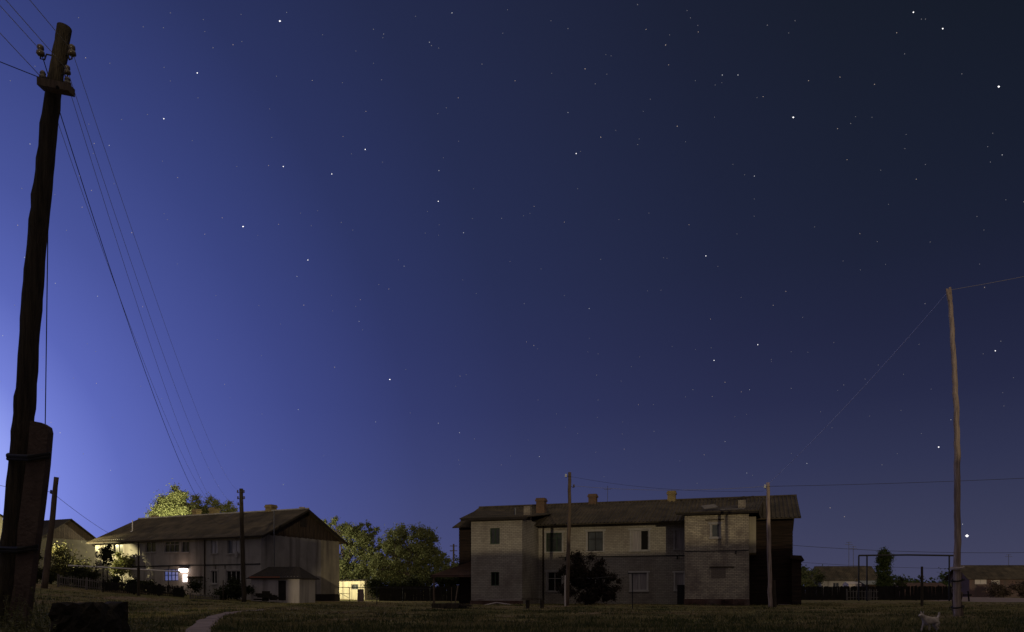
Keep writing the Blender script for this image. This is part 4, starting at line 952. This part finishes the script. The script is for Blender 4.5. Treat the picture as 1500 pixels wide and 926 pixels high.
# foot of the brick house: boards, bench, debris
def lying(name, label, cat, u0, v0, u1, v1, D0, D1, w, th, m, group=None):
    a = P(u0, v0, D0); b = P(u1, v1, D1); d = (b - a).normalized(); s = d.cross(Vector((0, 0, 1))).normalized() * w / 2; up2 = s.cross(d).normalized() * th
    mb = MB(); mb.off = a; mb.prism([a - s, a + s, a + s + up2, a - s + up2], [b - s, b + s, b + s + up2, b - s + up2]); o = mb.build(name, m); o.location = a; return tag(o, label, cat, group)
GB = 'pale boards lying at the foot of the left bay'
lying('board', 'long pale board lying along the foot of the left bay', 'board', 694, 879.5, 762, 879.5, 57.4, 56.1, .16, .06, M_plank, GB)
lying('board', 'short pale board leaning on the foundation, slanting up to the right', 'board', 706, 888, 728, 883, 55.2, 56.4, .3, .05, M_plank, GB)
lying('board', 'pale board lying flat right of the slanting one before the left bay', 'board', 730, 883.5, 752, 887, 55.8, 54.6, .3, .05, M_plank, GB)
lying('board', 'small pale board end near the left corner of the bay', 'board', 697, 878, 708, 877, 57.2, 57.0, .3, .05, M_plank, GB)
r = thing('bench', 'simple dark plank bench on two log legs by the left bay of the brick house', 'bench', P(781, 892, 42))
mb = MB(); mb.off = Vector(r.location); a = P(764, 877.5, 42.1); b = P(798, 877.5, 41.7); mb.box(a.x, b.x, 41.7, 42.1, a.z - .03, a.z + .03); mb.build('seat', M_woodDk, r)
for u in (773, 794): mb = MB(); mb.off = Vector(r.location); p = P(u, 878.5, 41.9); mb.tube([(p.x, 41.9, -.95), (p.x, 41.9, p.z - .02)], .11, 8, .05); mb.build('leg', M_woodDk, r)
GLg = 'logs and sticks lying before the porch'
lying('log', 'thick dark log lying in the grass before the porch', 'log', 634, 891, 672, 891, 40.5, 40, .28, .26, M_woodDk, GLg)
lying('log', 'thinner log lying behind the thick dark one before the porch', 'log', 655, 887, 690, 889, 43, 42.5, .16, .14, M_woodDk, GLg)
lying('stick', 'pale stick standing slanted among the logs before the porch', 'stick', 665, 897, 671, 858, 40, 40.6, .05, .05, M_wood, GLg)
lying('stick', 'dark thin stick standing upright beside the pale slanted one', 'stick', 661.5, 893, 662, 860, 41, 41, .03, .03, M_wood, GLg)
mb = MB()
for k in range(30):
    x = random.uniform(-.6, .7); y = random.uniform(-.5, .5); mb.box(x, x + random.uniform(.08, .35), y, y + .15, 0, random.uniform(.05, .28) * (1.1 - abs(x)), Matrix.Rotation(random.uniform(-1, 1), 4, 'Z'))
o = mb.build('scrap_pile', M_block); p = P(666, 895, 40.3); o.location = (p.x, p.y, -.93); tag(o, 'low dark heap of rubble round the sticks before the porch', 'scrap pile')
lying('board', 'pale plank lying in the grass beside the foot of the pole with the stub', 'board', 1140, 886, 1190, 886.5, 55, 54, .2, .04, M_plank)

# ================================================================== RIGHT SIDE
picket('board_fence', 'long dark board fence right of the brick house', [fp(1172, 84), fp(1240, 84), fp(1310, 84), fp(1394, 84)], 1.62, M_fenceD, .20, .20)
picket('picket_fence', 'short greyish picket fence standing before the long dark fence', [fp(1241, 82.5), fp(1287, 82.5)], 1.25, M_fence, .32, .1)
D_ = 130
gable_house('house', 'long low house with reddish grey roof behind the fence, right of the brick house', 'house', (X(1203, D_), D_, 0), R(-3), 9.6, 6.0, Z(847.5, D_), Z(829.5, 133), M_plas, M_roof, base=-1, ov=.5, hip=.4, group=None, holes=[(2, 3, .7, 1.7), (6, 7, .7, 1.7)])
D_ = 112
gable_house('shed', 'low shed with pale flat roof beside the tall narrow tree', 'shed', (X(1268, D_), D_, 0), 0, 4.4, 3, Z(855, D_), Z(850.5, D_), M_board, mat('pale_roof', (.24, .25, .24)), base=-1, ov=.3)
gable_house('shed', 'small whitish shed with slanted roof line behind the picket fence', 'shed', (X(1243, 106), 106, 0), R(4), 1.9, 1.6, Z(855.5, 106), Z(852, 106), mat('shed_white', (.62, .55, .53)), mat('shed_white_roof', (.55, .50, .49)), base=-1, ov=.05, chim=[(1.65, .24, .35)])
GF = 'low garden sheds behind the long dark fence'
gable_house('shed', 'low reddish shed roof showing over the fence under the level pipe', 'shed', (X(1325, 120), 120, 0), 0, 6.5, 3, Z(858, 120), Z(853.5, 120), mat('shed_red', (.22, .14, .13)), M_roofR, base=-1, ov=.2)
GPf = thing('gas_pipe_frame', 'dark pipe raised on uprights like a gate frame behind the long fence', 'pipe frame', P(1258, 880, 78))
mb = MB(); mb.off = Vector(GPf.location)
mb.tube([P(1258, 814.5, 78), P(1258.2, 813.8, 78), P(1330, 813, 78), P(1400, 814, 78)], .085, 8); mb.build('pipe', M_black, GPf)
for u, D, w in ((1258, 78, .075), (1270, 78, .075), (1390.5, 78, .075)):
    mb = MB(); mb.off = Vector(GPf.location); mb.tube([P(u, 814, D), P(u, 881, D)], w, 6); mb.build('upright', M_black, GPf)
tree('poplar_tree', 'tall narrow green tree standing behind the long fence at the right', 'tree', (X(1295, 101), 101, -.9),
     [(-.1, 0, 5.4, 1.2, 1.0, 1.5), (-.05, 0, 3.7, 1.15, .9, 1.6), (.3, 0, 1.9, 1.45, 1, 1.3)], 26000, .10, M_leafP, .14, None, 110, .34, 61)
tree('shrub_tree', 'low olive bush between the brick house and the long low roof', 'tree', (X(1187, 118), 118, -.9), [(0, 0, 3.0, 2.2, 1.5, 2.0)], 5000, .14, M_leaf, .1, None, 30, .36, 62)
tree('shrub_tree', 'dark small bush right of the tall narrow tree', 'tree', (X(1322, 110), 110, -.9), [(0, 0, 2.0, .9, .9, 1.2)], 2500, .12, M_leafD, .08, None, 16, .4, 63)
D_ = 140
HB = gable_house('house', 'low house with brownish grey roof and white windows at the right edge', 'house', (X(1420, D_), D_, 0), R(-2), 18, 7, Z(845, D_), Z(828, D_ + 3.5), plaster('reddish_wall', (.20, .13, .12), (.15, .11, .10)), M_roof, base=-1, ov=.7, hip=.0,
                 holes=[(1.0, 3.2, 1.55, 2.45), (4.0, 5.6, 1.35, 2.3)], mf=M_white, pane=mat('pale_blind', (.75, .68, .66)))
tree('tree', 'pale leaved bush lit in front of the house at the right edge', 'tree', (X(1392, 95), 95, -.9), [(0, 0, 1.55, .5, .5, .6)], 900, .1, M_leafL, .05, None, 10, .4, 64)
hedge('hedge', 'brownish hedge before the house at the right edge', 'bushes', [fp(1436, 128), fp(1530, 128)], 2.6, 1.5, 9000, .16, mat('reed_leaf', (.10, .07, .055), (.05, .04, .03)), seed=65)
r = thing('cart', 'dark low handcart with a slanted shaft behind the tall crooked pole', 'cart', P(1412, 881.5, 73))
mb = MB(); mb.off = Vector(r.location); a = P(1401, 871, 73); b = P(1420, 866, 73); mb.box(a.x, b.x, 72.6, 73.5, a.z - .12, a.z + .02)
mb.box(a.x, a.x + .08, 72.6, 73.5, a.z, a.z + .3); mb.build('bed', M_fenceD, r)
mb = MB(); mb.off = Vector(r.location); mb.tube([P(1418, 866, 73), P(1419.5, 881, 73)], .07, 6); mb.build('leg', M_fenceD, r); mb = MB(); mb.off = Vector(r.location); mb.tube([P(1402, 871, 73), P(1404, 881, 73)], .06, 6); mb.build('leg', M_fenceD, r)
mb = MB(); mb.off = Vector(r.location); mb.tube([P(1405, 871, 72.8), P(1398, 880, 72.8)], .05, 6); mb.build('shaft', M_fenceD, r)
# far woods along the horizon
def woods():
    rg = np.random.default_rng(77); C = []; S = []
    for k in range(1500):
        u = rg.uniform(-300, 1900); D = rg.uniform(225, 260); h = (9.0 + 2.2 * math.sin(u * .013) + 1.2 * math.sin(u * .05)) * rg.uniform(.5, 1); 
        for _ in range(2): C.append((X(u, D) + rg.normal(0, 2), D, h * rg.uniform(.1, 1) - .9)); S.append(rg.uniform(1.2, 2.4))
    global RNG; RNG = rg; V = leaf_cloud(np.array(C), np.array(S), 150000, .42); o = npmesh('far_woods', V, np.arange(len(V)).reshape(-1, 4), [M_leafP]); tag(o, kind='stuff')
woods()

# small pale dog walking in the grass
def dog():
    D = 17.2; b0 = Vector((X(1362, D), D, ground(X(1362, D), D)))
    me = bpy.data.meshes.new('dog'); V = []; E = []; Rr = []
    def ch(pts, start=None):
        prev = start
        for p, r in pts:
            V.append(p); Rr.append(r); i = len(V) - 1
            if prev is not None: E.append((prev, i))
            prev = i
        return prev
    hip = ch([((.15, 0, .27), .072)]); mid = ch([((.03, 0, .265), .078)], hip); sh = ch([((-.11, 0, .275), .080)], mid)
    nk = ch([((-.19, 0, .34), .050), ((-.235, .0, .385), .052), ((-.285, 0, .375), .036), ((-.325, 0, .362), .021)], sh)
    for sy in (-1, 1):
        ch([((.19, .045 * sy, .20), .046), ((.145 + .03 * sy, .05 * sy, .135), .028), ((.215 + .03 * sy, .05 * sy, .085), .017), ((.185 + .04 * sy, .05 * sy, .018), .016), ((.16 + .04 * sy, .05 * sy, .010), .014)], hip)
        ch([((-.125, .045 * sy, .20), .036), ((-.11 - .05 * sy, .045 * sy, .125), .022), ((-.125 - .06 * sy, .045 * sy, .06), .016), ((-.135 - .07 * sy, .045 * sy, .015), .016), ((-.16 - .07 * sy, .045 * sy, .010), .014)], sh)
    ch([((.23, 0, .32), .022), ((.28, .01, .38), .018), ((.29, .01, .44), .012)], hip)
    me.from_pydata(V, E, []); me.update(); o = bpy.data.objects.new('dog', me); SC.collection.objects.link(o)
    m = o.modifiers.new('skin', 'SKIN'); m.use_smooth_shade = True
    if not me.skin_vertices: raise RuntimeError('no skin layer')
    for i, r in enumerate(Rr): me.skin_vertices[0].data[i].radius = (r, r); me.skin_vertices[0].data[i].use_root = (i == 0)
    s = o.modifiers.new('sub', 'SUBSURF'); s.levels = 2; s.render_levels = 2
    me.materials.append(M_dog); o.location = b0; o.rotation_euler = (0, 0, R(18)); tag(o, 'small cream coloured dog walking in the grass near the tall crooked pole', 'dog')
    for sy in (-1, 1):
        mb = MB(); mb.prism([(-.235, .035 * sy, .42), (-.21, .035 * sy, .43), (-.215, .045 * sy, .475)], [(-.235, .02 * sy, .425), (-.21, .02 * sy, .435), (-.217, .035 * sy, .472)]); mb.build('ear', M_dog, o)
        mb = MB(); mb.lathe((-.272, .036 * sy, .385), [(-.007, .002), (-.004, .007), (.004, .007), (.007, .002)], 8); mb.build('eye', M_black, o)
    rg = np.random.default_rng(3); Vf = []
    for k in range(2600):
        (a, b) = E[rg.integers(0, len(E))]; f = rg.random(); c = np.array(V[a]) * (1 - f) + np.array(V[b]) * f; r = Rr[a] * (1 - f) + Rr[b] * f
        if c[0] < -.27: continue
        d = rg.normal(0, 1, 3); d /= np.linalg.norm(d); p0 = c + d * r * .9; t = np.cross(d, rg.normal(0, 1, 3)); t /= np.linalg.norm(t)
        L_ = .018 + .25 * r; tip = p0 + d * L_ * .8 + np.array([.5, 0, -.6]) * L_; Vf += [p0 - t * .005, p0 + t * .005, tip]
    npmesh('coat', np.array(Vf), np.arange(len(Vf)).reshape(-1, 3), [M_dog], o, k=3)
    mb = MB(); mb.lathe((-.345, 0, .356), [(-.009, .003), (-.004, .011), (.005, .011), (.009, .003)], 8); mb.build('nose', M_black, o)
bpy.context.view_layer.update()
dog()

# ================================================================== STREET LAMPS (outside the picture or hidden behind the grey house)
def street_lamp(label, x, y, h, power, col, az, flood=None):
    z0 = ground(x, y); r = thing('street_lamp', label, 'street lamp', (x, y, z0), az, 'street lamps of the village street')
    mb = MB(); mb.tube([(0, 0, -.2), (0, 0, h * .6), (0, 0, h)], [.11, .09, .07], 8); mb.build('mast', M_woodDk, r)
    mb = MB(); mb.tube([(0, 0, h - .3), (.5, 0, h + .05), (1.0, 0, h + .1)], .03, 6); mb.build('arm', M_pipe, r)
    mb = MB(); mb.prism([(.95, -.12, h + .03), (1.5, -.12, h + .06), (1.5, -.08, h + .2), (.95, -.06, h + .18)], [(.95, .12, h + .03), (1.5, .12, h + .06), (1.5, .08, h + .2), (.95, .06, h + .18)]); hd = mb.build('lamp_head', M_pipe, r)
    mb = MB(); mb.lathe((1.22, 0, h - .07), [(0, .03), (.03, .09), (.09, .11)], 10); mb.build('lamp_glass', emit('lamp_glass', col, 8), hd)
    p = local((x, y, z0), az, (1.22, 0, h - .25)); point('street_light', p, power, col, .12)
    if flood:
        tgt, pw, cone = flood; l = bpy.data.lights.new('flood_light', 'SPOT'); l.energy = pw; l.color = col; l.shadow_soft_size = .1; l.spot_size = R(cone); l.spot_blend = .25
        o = bpy.data.objects.new('flood_light', l); SC.collection.objects.link(o); o.location = p; o.rotation_euler = (p - Vector(tgt)).to_track_quat('Z', 'Y').to_euler()
street_lamp('street lamp standing behind the grey plastered house near its far end', -43.2, 90, 7.2, 4600, (1, .94, .62), R(20))
street_lamp('street lamp at the left end of the grey house, hidden by the near leaning pole', -49.3, 71.3, 5.2, 200, (1, .86, .42), R(10), ((-39.6, 73.9, 3.0), 24000, 38))
street_lamp('street lamp behind the gable of the grey house, near the cream shed', -25.0, 83.5, 5.4, 3600, (1, .90, .55), R(20))
gable_house('house', 'brick house beyond the left edge, its wall end lit yellow', 'house', (-60.6, 60, 0), 0, 9.6, 15.2, 7.6, 9.4, M_cream, M_roofD, base=-1.2, ov=.3)

# unseen houses added behind the camera to shade lower walls, with a lit gap
def shade_house(label, q0, q1, dist, ridge, depth=9):
    """q: distance across the light direction"""
    lx, ly = math.sin(R(SUN_AZ)), -math.cos(R(SUN_AZ)); qx, qy = -ly, lx
    qx, qy = math.cos(R(SUN_AZ)), math.sin(R(SUN_AZ))
    o = Vector((lx * dist + qx * q0, ly * dist + qy * q0, 0))
    gable_house('house', label, 'house', (o.x - lx * -0 , o.y - 0, 0), R(SUN_AZ), q1 - q0, depth, ridge - 2.2, ridge, M_brickA, M_roof, base=-1.2, ov=.4, group='unseen shading houses behind the viewer')
t5 = math.tan(R(SUN_EL))
shade_house('unseen house added behind the viewer on the right to shade the lower walls', -11.0, 75, 26, 2.75 + (58 + 26) * t5)
shade_house('unseen tall block added behind the viewer on the left to shade the grey house', -75, -13.7, 26, 5.0 + (68 + 26) * t5)

# ================================================================== STARS
STARS = [(410,31,3),(289,107,2),(240,174,2),(312,70,1),(415,244,2),(486,255,2.3),(356,332,3),(451,381,2),(571,556,3),(535,219,2),(643,250,1.5),(642,295,2),(662,19,1.5),(559,117,1),(706,94,1),(844,225,2),(880,201,1.5),
(832,165,1.3),(934,7,1),(975,66,1),(992,185,1.5),(934,212,1),(872,123,1),(1058,110,1.7),(1081,110,1.7),(1162,172,3),(1338,18,2.3),(1381,42,2),(1463,127,3),(1124,37,1),(1105,258,1.5),(1246,181,1),(1468,227,1.2),(1034,375,2),
(863,452,1.7),(880,380,1),(679,341,1.5),(592,390,1.2),(735,320,1),(500,326,1),(768,445,1),(782,506,1),(1046,528,2.3),(1110,505,2),(1062,560,1),(1015,571,1),(1098,571,1.2),(1236,564,1),(1159,569,1),(1458,514,2),(1466,500,1),
(1355,445,1),(1375,655,3),(1393,615,1.2),(1416.5,785,4.2),(1410,768,1.5),(1216,744,1.5),(1237,757,1),(1292,681,1),(1182,679,1.5),(1062,647,1.3),(1094,693,1.3),(1021,708,1),(642,620,1.8),(673,634,1.7),(790,669,1.7),
(550,618,1.2),(601,605,1),(437,600,1.5),(415,710,1.5),(490,538,1),(526,471,1.3),(555,417,1),(435,405,1.2),(445,447,1),(876,586,1),(683,549,1),(958,632,1),(88,634,1.4),(162,689,1.3),(122,665,1),(44,211,1.3),(97,95,1.3),
(193,341,1),(160,213,1.3),(134,279,1.2),(26,330,1.3),(36,377,1.2),(81,415,1.1),(143,434,1.2),(4,492,1.1),(629,62,1.2),(632,67,1),(562,50,1),(547,43,1),(832,42,1),(857,101,1),(695,643,1),(748,668,1),(788,586,1),(672,674,1)]
rg = np.random.default_rng(1234); allst = [(u, v, s) for u, v, s in STARS]
for k in range(520):
    allst.append((rg.uniform(-300, 1800), rg.uniform(-300, 700), rg.choice([.6, .7, .8])))
mt = [emit('star_warm', (1, .78, .6), .35), emit('star_faint', (.8, .85, 1), .115), emit('star_mid', (.9, .93, 1), .45), emit('star_bright', (1, .98, 1), 1.6)]
for m in mt: m.cycles.emission_sampling = 'NONE'
V = []; Fq = []; mi = []; RS = 1500.0
ico = [(0,0,1),(0,0,-1),(1,0,0),(-1,0,0),(0,1,0),(0,-1,0)]; fc = [(0,2,4),(0,4,3),(0,3,5),(0,5,2),(1,4,2),(1,3,4),(1,5,3),(1,2,5)]
for u, v, s in allst:
    d = Vector(((u - CU) / F, 1, (CV - v) / F)).normalized() * RS
    if s < 1.0: r = .55; k = 0
    elif s <= 1.0: r = .68; k = 0
    elif s <= 1.3: r = .58; k = 1
    elif s < 2: r = .72; k = 1
    elif s < 3: r = .78; k = 2
    elif s < 4: r = 1.0; k = 2
    else: r = 2.1; k = 2
    r *= (RS / F) * .75; b = len(V)
    r *= 1 / max(.6, d.normalized().y)
    for i, q in enumerate(ico): V.append((d.x + q[0] * r * (1.25 if s >= 3 else 1), d.y + q[1] * r, d.z + q[2] * r))
    kk = 0 if (k < 2 and hash((int(u), int(v))) % 5 == 0) else k + 1
    for f in fc: Fq.append([b + j for j in f]); mi.append(kk)
o = npmesh('stars', V, Fq, mt, k=3); o.data.polygons.foreach_set('material_index', mi); tag(o, kind='structure')
